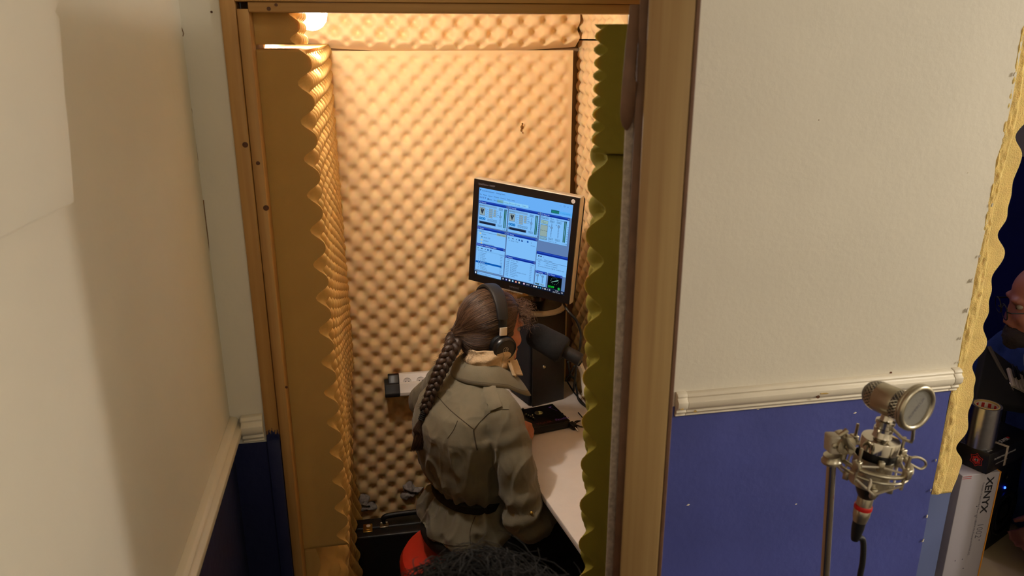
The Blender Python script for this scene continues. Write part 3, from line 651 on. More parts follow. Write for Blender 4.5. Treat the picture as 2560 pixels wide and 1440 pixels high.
ao = nt.nodes.new('ShaderNodeOutputMaterial'); ae = nt.nodes.new('ShaderNodeEmission'); aa = nt.nodes.new('ShaderNodeAttribute'); aa.attribute_name = 'picture'
nt.links.new(aa.outputs['Color'], ae.inputs['Color']); nt.links.new(ae.outputs[0], ao.inputs[0]); ae.inputs[1].default_value = .95
me = bpy.data.meshes.new('screen'); me.from_pydata(sc_.v, [], sc_.f); me.materials.append(m_)
at_ = me.attributes.new('picture', 'FLOAT_COLOR', 'FACE'); at_.data.foreach_set('color', [x for c in SCRC for x in L(c)])
put('screen', me, mo)
# stand: neck, round foot with a silver rim
ft = a + e*.062 + g*.07; ft.z = DZ+SH+.001
mb = MB(); mb.lathe(ft, Z, [(.100, 0), (.102, .006), (.098, .014), (.088, .017)], 40); obj('foot_rim', mb, M['silver'], mo, smooth=True)
mb = MB(); mb.lathe(ft + Z*.0155, Z, [(.089, 0), (.088, .0035), (.05, .012), (.03, .016)], 40); obj('foot', mb, M['blacks'], mo, smooth=True)
nk = mp(.56, .12, -.06)
mb = MB(); mb.tube(spline([ft+Z*.02, ft+Z*.07-nM*.004, nk-nM*.01+Z*-.05, nk], 6), .027, 14); obj('neck', mb, M['blacks'], mo, smooth=True)
mb = MB(); q = mp(.42, -.008, -.012); mb.obox(q, eX, nM, eZ, .05, .012, .004); obj('control_strip', mb, M['silver'], mo, bevel=.002)

# small black preset box on the desk
h = .030
fl, frt, bl_, br_ = atz(1332, 1090, DZ), atz(1425, 1071, DZ), None, None
tl, tr = atz(1301, 1024, DZ+h), atz(1389, 1008, DZ+h)
ex = frt-fl; wx = ex.length; ex.normalize(); ey = Vector((-ex.y, ex.x, 0)); dy = ((tl+tr)/2-(fl+frt)/2).dot(ey)
bx = thing('preset_box', 'small flat black audio control box with lettering on the desk', 'audio device', fl + ex*wx/2 + ey*dy/2)
def bpnt(u, v, z): return fl + ex*(u*wx) + ey*(v*dy) + Z*z
mb = MB(); mb.prism([bpnt(.006, .01, .003), bpnt(.994, .01, .003), bpnt(.994, .99, .003), bpnt(.006, .99, .003)], (0, 0, h-.005)); obj('case', mb, M['blackm'], bx, bevel=.002)
mb = MB(); mb.prism([bpnt(0, .0, .0), bpnt(.012, .0, .0), bpnt(.012, 1, .0), bpnt(0, 1, .0)], (0, 0, h)); obj('side_plate', mb, M['mixside'], bx, bevel=.001)
mb = MB(); mb.prism([bpnt(.015, 0, h-.0018), bpnt(1, 0, h-.0018), bpnt(1, 1, h-.0018), bpnt(.015, 1, h-.0018)], (0, 0, .0018)); obj('top_plate', mb, M['blacks'], bx, bevel=.0006)
mb = MB(); mb.lathe(bpnt(.46, .66, h), Z, [(.0155, 0), (.0155, .0012), (.0135, .0014)], 28); ds = obj('dial_ring', mb, M['nickel'], bx, smooth=True)
mb = MB(); cc = bpnt(.46, .66, h+.0016)
for k in range(14):
    t0, t1_ = -1.9+k*.24, -1.9+(k+1)*.24
    if 6 <= k <= 7: continue
    mb.add([cc, cc+(ex*math.cos(t0)+ey*math.sin(t0))*.013, cc+(ex*math.cos(t1_)+ey*math.sin(t1_))*.013], [(0, 1, 2)])
obj('dial_face', mb, M['disc'], bx)
for u, v in ((.14, .93), (.10, .62), (.13, .54), (.16, .47), (.19, .38)):
    mb = MB(); mb.lathe(bpnt(u, v, h), Z, [(.0052, 0), (.0052, .007), (.0042, .009), (.001, .0092)], 14); k = obj('knob', mb, M['black'], bx, smooth=True)
    mb = MB(); mb.lathe(bpnt(u, v, h+.0091), Z, [(.0024, 0), (.0022, .0012), (.0005, .002)], 10); obj('knob_cap', mb, M['chrome'], k, smooth=True)
for u, v in ((.27, .62), (.235, .50), (.23, .45)):
    mb = MB(); mb.lathe(bpnt(u, v, h), Z, [(.0026, 0), (.002, .002), (.0006, .003)], 10); obj('button', mb, M['chrome'], bx, smooth=True)
mb = MB(); text_on(mb, 'Studio', bpnt(.66, .13, h+.0003), ex, ey, .021, shear=.35, bold=.00005); obj('lettering', mb, M['purple'], bx)
mb = MB(); p = bpnt(.80, .86, h+.0003)
mb.add([p, p+ex*.016+ey*.002, p+ex*.006-ey*.012, p+ex*.003-ey*.004], [(0, 1, 2, 3)]); mb.add([p+ex*.006-ey*.008, p+ex*.0075-ey*.008, p+ex*.021-ey*.040, p+ex*.0195-ey*.040], [(0, 1, 2, 3)])
tag(obj('printed_arrow', mb, M['purple'], bx), kind='stuff')
mb = MB(); text_on(mb, 'YOUR  MY', bpnt(.16, .10, h+.0003), ex, ey, .021, stretch=1.05); obj('lettering', mb, M['darkred'], bx)
for v in (.35, .52):
    mb = MB(); mb.lathe(bpnt(1, v, .018), ex, [(.006, -.002), (.006, .008), (.004, .009)], 12); obj('socket', mb, M['black'], bx, smooth=True)

# plug with lead lying beside the box
p0 = atz(1432, 1064, DZ+.012)
pg = thing('plug', 'black two pin plug with coiled lead lying beside the control box', 'plug', (p0.x, p0.y, DZ))
mb = MB(); ax = Vector((.28, -.6, -.1)).normalized(); mb.obox(p0, ax, ax.cross(Z), Z, .014, .010, .009); obj('plug_body', mb, M['black'], pg, bevel=.003)
for sg in (1, -1):
    mb = MB(); mb.tube([p0+ax*sg*.012, p0+ax*sg*.030+Z*(-.004 if sg > 0 else .006)], .0022, 8); obj('pin', mb, M['chrome'], pg, smooth=True)
mb = MB(); q = p0; mb.tube(spline([q, q+Vector((.02, .012, .006)), q+Vector((.035, .03, .0)), q+Vector((.022, .04, -.006)), q+Vector((.012, .022, -.006)), q+Vector((.04, .0, -.009)), q+Vector((.055, .05, -.009)), q+Vector((.05, .11, -.009))], 8), .0022, 8); obj('lead', mb, M['cable'], pg, smooth=True)

# broadcast microphone on its boom arm
w0, w1 = at(1322, 828, .70), at(1412, 878, .63)
ax = (w1-w0).normalized()
mi = thing('microphone', 'broadcast microphone with thick black foam windscreen in front of the seated person', 'microphone', w1 + ax*.02)
Lw = (w1-w0).length
prof = [(.0006, 0), (.016, .001), (.028, .006), (.037, .016), (.0415, .03), (.0425, Lw*.5), (.0445, Lw*.8), (.0435, Lw*.92), (.038, Lw*.985), (.026, Lw)]
mb = MB(); mb.lathe(w0, ax, prof, 36); obj('windscreen', mb, M['wind'], mi, smooth=True)
mb = MB(); mb.lathe(w1 - ax*.01, ax, [(.021, 0), (.021, .062), (.019, .068), (.010, .07)], 24); obj('body', mb, M['blackm'], mi, smooth=True)
ar = thing('boom_arm', 'white microphone boom arm with chrome joint behind the olive door foam', 'boom arm', at(1465, 985, .62))
j0 = at(1424, 889, .63); j1 = at(1443, 903, .63); j2 = at(1452, 915, .63)
mb = MB(); mb.lathe(j0, (j1-j0), [(.013, -.006), (.016, 0), (.016, .006), (.010, .008)], 18); obj('mount_ring', mb, M['black'], ar, smooth=True)
mb = MB(); mb.lathe(j0, (j1-j0), [(.010, .006), (.012, .008), (.006, .012), (.006, .026)], 16); obj('chrome_bolt', mb, M['chrome'], ar, smooth=True)
mb = MB(); mb.tube([j0+(j1-j0).normalized()*.022, j1, j1+Vector((.01, -.003, -.008))], .011, 12); obj('clamp_knob', mb, M['black'], ar, smooth=True)
mb = MB(); q = [j1+Vector((.004, 0, .0)), at(1457, 930, .63), at(1462, 985, .62), Vector((.70, .60, DZ+.22)), Vector((.705, .60, DZ+.02))]; mb.tube(q, .0095, 8); obj('arm_bar', mb, M['white'], ar, smooth=True)
mb = MB(); mb.lathe((.705, .60, DZ), Z, [(.025, 0), (.025, .03), (.014, .034)], 18); obj('desk_clamp', mb, M['black'], ar, smooth=True)

# cables behind the speaker and monitor
def cable(name, pts, r, label, cat='cable', group=None, m='cable'):
    mb = MB(); mb.tube(spline(pts, 9), r, 8); return tag(obj(name, mb, M[m], None, smooth=True), label, cat, group)
cable('cable', [mp(.86, .0, -.05), at(1418, 775, .78), at(1440, 800, .76), at(1452, 832, .75), at(1451, 865, .74), at(1444, 890, .80), at(1440, 930, .92), (.735, 1.08, DZ+.0045)], .0045, 'thick black monitor cable looping down beside the microphone')
cable('cable', [at(1420, 905, .98), at(1426, 935, 1.02), at(1437, 950, 1.03), at(1442, 975, 1.0), at(1447, 1000, .98), (.75, .93, DZ+.004)], .004, 'black cable hanging behind the speaker against the right wall')
cable('cable', [at(1436, 915, .9), at(1428, 930, 1.0), at(1414, 950, 1.06), (.716, 1.10, DZ+.035), (.735, 1.06, DZ+.004), (.748, .95, DZ+.004)], .003, 'thin black cable curling on the desk corner behind the speaker')

# socket strip on the back wall
s0, s1 = at(1001, 946, 1.165), None
ps = thing('power_strip', 'white power strip with black end caps on the back wall foam beside the khaki jacket', 'power strip', (.2, 1.19, .80))
z0 = at(1000, 982, 1.15).z; z1 = at(1000, 937, 1.18).z; xl = at(998, 950, 1.16).x; xr = .42
def bar(x0, x1, prof): 
    mb = MB(); mb.prism([(x0, y, z) for y, z in prof], (x1-x0, 0, 0)); return mb
pu = [(1.192, z1-.058), (1.150, z1-.058), (1.137, z1-.050), (1.137, z1-.044), (1.176, z1+.004), (1.192, z1+.004)]
pd = [(1.192, z0-.006), (1.128, z0-.006), (1.122, z0), (1.122, z0+.012), (1.134, z0+.022), (1.142, z0+.040), (1.192, z0+.044)]
obj('socket_bar', bar(xl, xr, pu), M['white'], ps, bevel=.0015); obj('trunking', bar(xl, xr, pd), M['white'], ps, bevel=.0015)
obj('end_cap', bar(at(966, 950, 1.16).x+.006, xl-.0003, [(y-.001, z) for y, z in pu]), M['black'], ps, bevel=.004); obj('end_cap', bar(at(962, 975, 1.15).x, xl-.0003, [(y-.001, z) for y, z in pd]), M['blackm'], ps, bevel=.003)
sn = Vector((0, -.048, .039)).normalized(); su = X.cross(sn)*-1
for k in range(7):
    c = Vector((xl+.030+k*.052, 1.1565, z1-.020)) + sn*.0005
    mb = MB(); n = 22; ring = [c+(X*math.cos(2*PI*i/n)*.019+su*math.sin(2*PI*i/n)*.017) for i in range(n)]; rin = [c-sn*.0005+(X*math.cos(2*PI*i/n)*.016+su*math.sin(2*PI*i/n)*.0145) for i in range(n)]
    mb.loft([ring, [q+sn*.002 for q in ring], [q+sn*.0025 for q in rin], rin], cap=False); s = obj('socket', mb, M['white'], ps, smooth=True)
    mb = MB(); mb.add(rin, [tuple(range(n))]); mb.add([q+sn*.0003 for q in rin[::2]], [tuple(range(n//2))]); obj('socket_well', mb, M['whiteink'], s)
    for d in (-.006, .006):
        mb = MB(); mb.lathe(c+X*d+sn*.0002, sn, [(.0024, 0), (.0024, .0008)], 8); obj('hole', mb, M['black'], s)

# black briefcase standing behind the stool
bc = thing('briefcase', 'black briefcase with a brass lock standing on the floor against the back foam', 'briefcase', (.08, .93, 0))
bx0, bx1, by0, by1, bz = -.128, .33, .868, .985, .352
mb = MB(); mb.box((bx0, by0, .0), (bx1, by0+.052, bz)); obj('front_shell', mb, M['case'], bc, bevel=.008, seg=3)
mb = MB(); mb.box((bx0, by0+.0535, .0), (bx1, by1, bz)); obj('rear_shell', mb, M['case'], bc, bevel=.008, seg=3)
mb = MB(); mb.tube([(bx0+.006, by0+.004, bz-.012), (bx1, by0+.004, bz-.012)], .0022, 6); mb.tube([(bx0+.006, by0+.004, bz-.012), (bx0+.006, by0+.004, .01)], .0022, 6); obj('piping', mb, M['dark_cloth'], bc, smooth=True)
for xx in (-.078, .30):
    if xx > .25: continue
    mb = MB(); mb.box((xx-.017, by0+.028, bz-.001), (xx+.017, by0+.078, bz+.003)); lk = obj('lock', mb, M['brass'], bc, bevel=.002)
    mb = MB(); mb.lathe((xx+.002, by0+.062, bz+.003), Z, [(.008, 0), (.008, .002), (.004, .003)], 14); obj('key_dial', mb, M['gold'], lk, smooth=True)
    mb = MB(); mb.box((xx-.009, by0+.034, bz+.002), (xx+.009, by0+.046, bz+.007)); obj('latch', mb, M['brass'], lk, bevel=.0015)
for xx in (-.018, .20):
    mb = MB(); mb.box((xx-.016, by0+.046, bz-.001), (xx+.016, by0+.072, bz+.0035)); pl_ = obj('handle_plate', mb, M['nickel'], bc, bevel=.0015)
    mb = MB(); mb.tube([(xx-.013, by0+.06, bz+.003), (xx-.012, by0+.06, bz+.013), (xx+.012, by0+.06, bz+.013), (xx+.013, by0+.06, bz+.003)], .0025, 8); obj('handle_loop', mb, M['nickel'], pl_, smooth=True)
mb = MB(); pts = spline([(-.018, by0+.06, bz+.008), (-.016, by0+.062, bz+.034), (.03, by0+.064, bz+.040), (.15, by0+.064, bz+.040), (.20, by0+.062, bz+.032), (.20, by0+.06, bz+.008)], 6)
mb.tube(pts, [.007]*4+[.010]*(len(pts)-8)+[.007]*4, 12); obj('handle', mb, M['case'], bc, smooth=True)

# red stool
sx, sy, sz = .225, .555, .485
stl = thing('stool', 'round red padded stool under the seated person', 'stool', (sx, sy, 0))
mb = MB(); mb.lathe((sx, sy, sz-.085), Z, [(.12, 0), (.185, .008), (.198, .03), (.199, .055), (.188, .075), (.16, .083), (.05, .078)], 44); obj('seat', mb, M['red'], stl, smooth=True)
mb = MB(); mb.lathe((sx, sy, .03), Z, [(.025, 0), (.025, sz-.11)], 18); obj('column', mb, M['chrome'], stl, smooth=True)
mb = MB(); mb.lathe((sx, sy, 0), Z, [(.19, 0), (.19, .008), (.06, .03), (.03, .04)], 36); obj('base', mb, M['chrome'], stl, smooth=True)
# ------------------------------------------------------------------ people
def frame(az, pitch=0, roll=0):                          # facing azimuth, chin-down pitch, tilt to the right shoulder
    f = Vector((math.cos(az)*math.cos(pitch), math.sin(az)*math.cos(pitch), -math.sin(pitch)))
    r = Vector((math.sin(az), -math.cos(az), 0)); u = r.cross(f)
    if roll: q = Matrix.Rotation(roll, 3, f); r = q @ r; u = q @ u
    return f, r, u
def head_shapes(mb, c, f, r, u, s=1.0):
    P = lambda a, b, d: c + f*(a*s) + r*(b*s) + u*(d*s)
    mb.ell(P(-.008, 0, .035), r, f, u, .074*s, .095*s, .082*s)               # skull
    mb.ell(P(.040, 0, -.030), r, f, u, .060*s, .052*s, .082*s)               # face
    mb.ell(P(.044, 0, -.078), r, f, u, .044*s, .046*s, .036*s)               # jaw
    mb.ell(P(.078, 0, -.100), r, f, u, .022*s, .018*s, .018*s)               # chin
    for b in (-1, 1):
        mb.ell(P(.066, .036*b, -.030), r, f, u, .024*s, .022*s, .024*s)      # cheek
        mb.ell(P(.080, .026*b, .022), r, f, u, .026*s, .016*s, .010*s)       # brow
        mb.ell(P(-.008, .074*b, -.022), r, f, u, .009*s, .019*s, .031*s)     # ear
        mb.ell(P(.092, .011*b, -.052), r, f, u, .010*s, .012*s, .009*s)      # nostril wing
    mb.loft([[P(.082+a*1.0, b*w_, d) for a, b in ((0, -1), (h_, -.45), (h_*1.25, 0), (h_, .45), (0, 1), (-.02, 0))] for d, h_, w_ in ((.022, .006, .010), (-.005, .013, .010), (-.030, .020, .012), (-.046, .026, .015), (-.056, .020, .013), (-.060, .006, .008))])
    mb.ell(P(.086, 0, -.073), r, f, u, .024*s, .012*s, .006*s); mb.ell(P(.084, 0, -.083), r, f, u, .021*s, .012*s, .007*s)   # lips
def eyes_on(body, c, f, r, u, s=1.0):
    for b in (-1, 1):
        mb = MB(); mb.ell(c + f*(.0765*s) + r*(.031*b*s) + u*(.004*s) - f*(.004*s), r, f, u, .0125*s, .0115*s, .0095*s, 14, 8); mb.cur = 1
        mb.lathe(c + f*(.0825*s) + r*(.031*b*s) + u*(.003*s), f, [(.0058*s, 0), (.005*s, .0016*s), (.001*s, .002*s)], 12)
        obj('eye', mb, [M['eyewhite'], M['hair']], body, smooth=True)
def limb(mb, pts, rad, n=14, sub=6):
    q = spline(pts, sub); m = len(pts)-1; rr = []
    for i in range(len(q)):
        t = i/sub; k = min(int(t), m-1); rr.append(rad[k]+(rad[k+1]-rad[k])*(t-k))
    mb.tube(q, rr, n)
def hand(mb, wrist, d, palm, thumb, curl=.9, s=1.0):     # d: along the hand, palm: palm normal, thumb: side of the thumb
    wrist = Vector(wrist); d = Vector(d).normalized(); th = Vector(thumb); th = (th-d*th.dot(d)).normalized(); pn = Vector(palm); pn = (pn-d*pn.dot(d)-th*pn.dot(th)).normalized()
    sec = []
    for t, w_, h_ in ((-.012, .024, .018), (.02, .031, .016), (.05, .039, .014), (.082, .040, .0125), (.092, .037, .010)):
        sec.append([wrist + d*(t*s) + th*(math.cos(2*PI*k/14)*w_*s) + pn*(math.sin(2*PI*k/14)*h_*s) for k in range(14)])
    mb.loft(sec)
    for j, (off, ln, r0) in enumerate(((.029, .072, .0085), (.010, .080, .0088), (-.010, .074, .0084), (-.028, .058, .0076))):
        p = wrist + d*(.080*s) + th*(off*s); pts = [p - d*.016*s, p]; a = .15; dirv = d
        for seg, (fr_, cu) in enumerate(((.45, .55), (.31, .9), (.24, .6))):
            a += cu*curl; v = d*math.cos(a) + pn*math.sin(a); pts.append(pts[-1] + v*(ln*fr_*s))
        mb.tube(pts, [r0*s, r0*s, r0*.95*s, r0*.88*s, r0*.7*s], 8)
    p = wrist + d*(.022*s) + th*(.026*s); v1 = (d*.65 + th*.62 + pn*.35).normalized(); v2 = (d*.85 + th*.12 + pn*.5*curl).normalized()
    mb.tube([p - v1*.012*s, p + v1*.034*s, p + v1*.034*s + v2*.030*s, p + v1*.034*s + v2*.030*s + (v2 + pn*.5*curl).normalized()*.022*s], [.013*s, .0115*s, .0098*s, .0075*s], 8)

# ---- the seated woman
tf_, tr_, tu_ = frame(math.radians(28))
hf, hr, hu = frame(math.radians(17), math.radians(5), math.radians(2))
HC = Vector((.352, .67, 1.205)); B0 = Vector((.255, .565, 0))
def tp(a, b, z): return B0 + tf_*a + tr_*b + Z*z         # torso space: forward, to her right, height
woman = thing('person', 'seated person with a long dark braid in a khaki jacket, seen from behind', 'person', (B0.x, B0.y, 0))
NECK = tp(.085, -.025, 1.09)
RS, RE, RW = tp(.038, .124, 1.000), Vector((.410, .395, .670)), Vector((.525, .515, .640))
LS, LE, LW = tp(.050, -.160, 1.015), Vector((.155, .90, .850)), Vector((.413, .79, .815))
def torso(mb, g=0.0, hem=True):
    rows = ([(.588, 0, .172, .150), (.61, 0, .170, .146), (.64, .002, .160, .132), (.672, .004, .150, .116)] if hem else [(.54, 0, .150, .12), (.62, 0, .150, .115)]) + \
           [(.705, .020, .140, .104), (.75, .012, .149, .114), (.81, -.002, .156, .124), (.88, -.014, .162, .128), (.94, -.018, .166, .126), (1.0, -.002, .160, .114), (1.04, .022, .132, .092), (1.075, .050, .094, .076), (1.10, .070, .066, .066)]
    rings = []
    for z, a, w_, d_ in rows:
        lean = -.025*max(0, (z-.7)/.4); ring = []
        for k in range(28):
            t = 2*PI*k/28; c_, s_ = math.cos(t), math.sin(t); e_ = .82
            ring.append(tp(a + math.copysign(abs(s_)**e_, s_)*(d_+g), lean + math.copysign(abs(c_)**e_, c_)*(w_+g), z))
        rings.append(ring)
    mb.loft(rings)
def sleeves(mb, g=0.0):
    limb(mb, [RS - tr_*.07 + Z*.012, RS, RS.lerp(RE, .5) + tr_*.012, RE, RE.lerp(RW, .5), RW], [.060+g, .063+g, .058+g, .056+g, .051+g, .042+g], 16)
    limb(mb, [LS + tr_*.07 + Z*.012, LS, LS.lerp(LE, .5), LE, LE.lerp(LW, .6), LW], [.062+g, .068+g, .064+g, .058+g, .048+g, .040+g], 16)
# continuous body
mb = MB(); head_shapes(mb, HC, hf, hr, hu)
mb.tube([NECK - Z*.06, NECK, HC - hf*.022 - hu*.05, HC - hf*.02], [.062, .054, .052, .05], 18)
torso(mb, -.022, hem=False); sleeves(mb, -.024)
limb(mb, [RE.lerp(RW, .7), RW, RW + (RW-RE).normalized()*.02], [.028, .026, .026]); limb(mb, [LE.lerp(LW, .7), LW], [.028, .026])
hand(mb, RW, Vector((.75, .62, -.12)), (0, 0, -1), (-.6, .75, .1), .55)
hand(mb, LW, Vector((.80, -.55, -.10)), (0, 0, -1), (-.5, -.8, .1), 1.1)
for sd in (1, -1):
    hip = tp(.02, .09*sd, .555); knee = Vector((.60, .545 if sd > 0 else .76, .52)); ank = knee + Vector((-.02, .01, -.44))
    limb(mb, [hip, hip.lerp(knee, .5), knee, knee.lerp(ank, .4), ank], [.085, .075, .056, .052, .036], 16)
    limb(mb, [ank - Z*.02 - X*.03, ank + X*.05 - Z*.045, ank + X*.10 - Z*.05], [.036, .034, .022], 12)
body = union('body', mb, .0048, 5, M['skin'], woman)
eyes_on(body, HC, hf, hr, hu)
# trousers and shoes
mb = MB(); mb.ell(tp(-.01, 0, .565), tr_, tf_, Z, .168, .145, .080, 24, 12)
for sd in (1, -1):
    hip = tp(.02, .09*sd, .555); knee = Vector((.60, .545 if sd > 0 else .76, .52)); ank = knee + Vector((-.02, .01, -.44))
    limb(mb, [hip - tf_*.08, hip, hip.lerp(knee, .5), knee + X*.01, knee.lerp(ank, .45), ank + Z*.04], [.085, .098, .090, .073, .064, .055], 18)
union('trousers', mb, .009, 4, M['trouser'], woman)
for sd in (1, -1):
    knee = Vector((.60, .545 if sd > 0 else .76, .52)); ank = knee + Vector((-.02, .01, -.44)); mb = MB()
    limb(mb, [ank - X*.045 - Z*.035, ank - Z*.02, ank + X*.07 - Z*.043, ank + X*.125 - Z*.052], [.040, .048, .040, .024], 14); q = mb
    for i, p in enumerate(q.v): q.v[i] = (p[0], p[1], max(.002, p[2]))
    obj('shoe', q, M['dark_cloth'], woman, smooth=True)
# jacket
mb = MB(); torso(mb, 0.0); sleeves(mb, 0.0)
jk = union('jacket', mb, .0046, 7, M['jacket'], woman)
co0, _ = cloud(jk.data)
def folds(co, no):
    n = len(co); d = np.zeros(n); Bv = np.array(B0); a = (co-Bv) @ np.array(tf_); b = (co-Bv) @ np.array(tr_); z = co[:, 2]
    RSv, REv, RWv = np.array(RS), np.array(RE), np.array(RW); ua = (REv-RSv)/np.linalg.norm(REv-RSv)
    sa = (co-RSv) @ ua; rad = np.linalg.norm(co-RSv-sa[:, None]*ua, axis=1)
    arm = ((sa > .02) & (rad < .105)).astype(float)*np.clip((sa-.02)/.06, 0, 1)*np.clip((.11-rad)/.03, 0, 1)
    n1 = nz(co, (10, 10, 6)); n2 = nz(co, (24, 24, 14), 7.3); n3 = nz(co + n1[:, None]*.05, (13, 13, 4.6), 3.1)
    rid = 1-np.abs(n3)*3.2; rid = np.clip(rid, 0, 1)**2
    n4 = 1-np.clip(np.abs(nz(co + n2[:, None]*.02, (26, 26, 7), 9.7))*3.4, 0, 1)
    d += (.006*n1 + .0012*n2 + .0022*n4**2)*np.where(z > .95, .5, 1) + .0075*rid*np.where(z < .93, 1, .35)
    ang = np.arctan2(a, b)
    wst = np.exp(-((z-.71)/.055)**2); d += .0065*wst*np.sin(ang*19+n1*2.2)*(1-arm)          # gathers at the waist
    blouse = np.exp(-((z-.775)/.035)**2)*(1-arm); d += .014*blouse*(.6+.6*n3)                # cloth bagging over the waist
    d += .010*np.exp(-((z-.60)/.04)**2)*np.sin(ang*7+1+n1*2)*(1-arm)                         # flared hem waves
    el = np.exp(-((sa-.30)/.085)**2); d += arm*(.006*np.sin(sa*88+ang*2+n1*3.0)*el + .004*np.sin(sa*46+b*60+n1*3))
    d += -.016*np.exp(-((z-.705)/.014)**2)*(1-arm)
    return d
displace(jk, folds)
jt = bvh(jk)
def seamline(px, r=.0013, name='seam', lift=.0002, m='seam', n=10):
    q = [onto(jt, p.x, p.y, lift) for p in spline([Vector((a_, b_, 0)) for a_, b_ in px], n)]
    q = [p for p in q if p is not None]; out = [q[0]]
    for p in q[1:]:
        if (p-out[-1]).length < .05: out.append(p)
    mb = MB(); mb.tube(out, r, 6); return obj(name, mb, M[m], jk, smooth=True)
seamline([(1090, 986), (1118, 1018), (1150, 1046), (1184, 1073)]); seamline([(1184, 1075), (1200, 1055), (1226, 1031), (1252, 1024), (1272, 1024)])
seamline([(1184, 1075), (1186, 1092), (1193, 1125)], .0022); seamline([(1144, 1052), (1134, 1075), (1119, 1096)], .0011)
seamline([(1056, 1335), (1090, 1352), (1130, 1364), (1170, 1364)], .0012); seamline([(1188, 1290), (1176, 1325), (1176, 1362)], .0011)
# black band standing for the shade where the jacket is cinched
mb = MB(); rg = []
for dz, g in ((-.017, .0), (-.011, .006), (.011, .006), (.017, .0)):
    rg.append([tp(.003+math.sin(2*PI*k/40)*(.102+g), -.001+math.cos(2*PI*k/40)*(.138+g), .705+dz) for k in range(40)])
mb.loft(rg, cap=False); obj('dark_cloth', mb, M['dark_cloth'], woman, smooth=True)
# shoulder strap with its button, sleeve tab
def patchband(name, px, hw, lift, m, parent, n=8, thick=.003):
    q = spline([Vector((a_, b_, 0)) for a_, b_ in px], n); top = []
    for i, p in enumerate(q):
        t = (q[min(i+1, len(q)-1)]-q[max(i-1, 0)]).normalized(); w_ = Vector((-t.y, t.x, 0))
        hk = hw if i > n*.6 else hw*math.sqrt(max(.1, i/(n*.6)))
        row = [onto(jt, (p+w_*hk*k).x, (p+w_*hk*k).y, lift) for k in (-1, -.5, 0, .5, 1)]
        if None not in row: top.append(row)
    mb = MB(); rings = []
    for row in top:
        nn = (row[4]-row[0]).cross(Vector((0, 0, 1))); v = (CAM-row[2]).normalized()
        rings.append(row + [p - v*thick*1.6 for p in row[::-1]])
    mb.loft(rings); return obj(name, mb, M[m], parent, smooth=True)
patchband('shoulder_strap', [(1219, 960), (1224, 973), (1232, 998), (1241, 1022)], 15, .0065, 'jacket', jk)
p = onto(jt, 1219, 966, .0105)
if p:
    mb = MB(); nrm = (Vector((.1, -.5, .85))).normalized(); mb.lathe(p, nrm, [(.0062, -.002), (.0066, .0012), (.0050, .0018), (.0046, .0008), (.0005, .0008)], 18); bt = obj('button', mb, M['seam'], jk, smooth=True)
p = onto(jt, 1328, 1283, .002)
if p:
    mb = MB(); mb.lathe(p, (CAM-p), [(.0052, -.002), (.0052, .0014), (.003, .0026), (.0004, .003)], 16); obj('button', mb, M['brass'], jk, smooth=True)
# collar: a folded band standing round the neck with a point on her right
NK = tp(.082, -.02, 0)
def collar_fn(t, k):                                     # t round the neck from her front right over the back to the left, k from roll to edge
    th = math.radians(-36 + t*252)                       # 0 = to her right, 90 = behind
    out = tr_*math.cos(th) - tf_*math.sin(th)
    front = max(0, -math.sin(th))
    r0 = .066 + .012*front; zt = 1.128 - .050*front
    pnt = math.exp(-((t-.0)/.16)**2) + math.exp(-((t-1)/.16)**2)
    wd = .040 + .030*pnt
    if k < 0: return NK + out*(r0-.007) + Z*(zt-.045*(-k))
    rr = r0 + .004 + wd*k*.92*(1+.10*math.sin(t*9)*k); zz = zt + .006*math.sin(k*PI) - (.044+.024*pnt)*k**1.15
    return NK + out*rr + Z*zz + tf_*(.014*pnt*k) - Z*(.018*pnt*k*k)
mb = MB(); rows = [collar_fn(0, 0)]; nt_, nk_ = 60, 12
mb.grid(lambda a_, b_: collar_fn(a_, -1+2*b_), nt_, nk_)
ck = obj('collar', mb, M['jacket'], jk, smooth=True); sol = ck.modifiers.new('s', 'SOLIDIFY'); sol.thickness = .0035; sol.offset = 0
mb = MB(); mb.tube([collar_fn(i/60, .90)+Z*.0025 for i in range(61)], .0007, 5); obj('stitching', mb, M['seam'], jk, smooth=True)
# cream scarf round the neck
def scarf_fn(t, k):
    th = 2*PI*t; out = tr_*math.cos(th) - tf_*math.sin(th); front = max(0, -math.sin(th))
    r = .060 + .010*math.sin(k*PI) + .004*math.sin(k*17+th*2) + .0025*math.sin(th*9+k*4) + .016*front + .012*k*max(0, math.cos(th-.2)) * (1 if k > .5 else .6)
    return NK + out*r + Z*(1.070 + .098*k - .028*front + .010*math.cos(th)*k) + hf*(.018*k)
mb = MB(); mb.grid(scarf_fn, 72, 22); sc2 = obj('scarf', mb, M['scarf'], woman, smooth=True); sol = sc2.modifiers.new('s', 'SOLIDIFY'); sol.thickness = .004
mb = MB(); q0 = onto(bvh(sc2), 1258, 925, .002)
def flap(a_, b_):
    th = math.radians(-14 - 24*a_); out = tr_*math.cos(th) - tf_*math.sin(th)
    return NK + out*(.080+.020*b_+.006*math.sin(a_*9)+.012*a_) + Z*(1.092+.040*(1-b_) - .012*b_*a_) + hf*(.012)
mb.grid(flap, 14, 10); fl_ = obj('scarf_fold', mb, M['scarf'], sc2, smooth=True); sol = fl_.modifiers.new('s', 'SOLIDIFY'); sol.thickness = .004

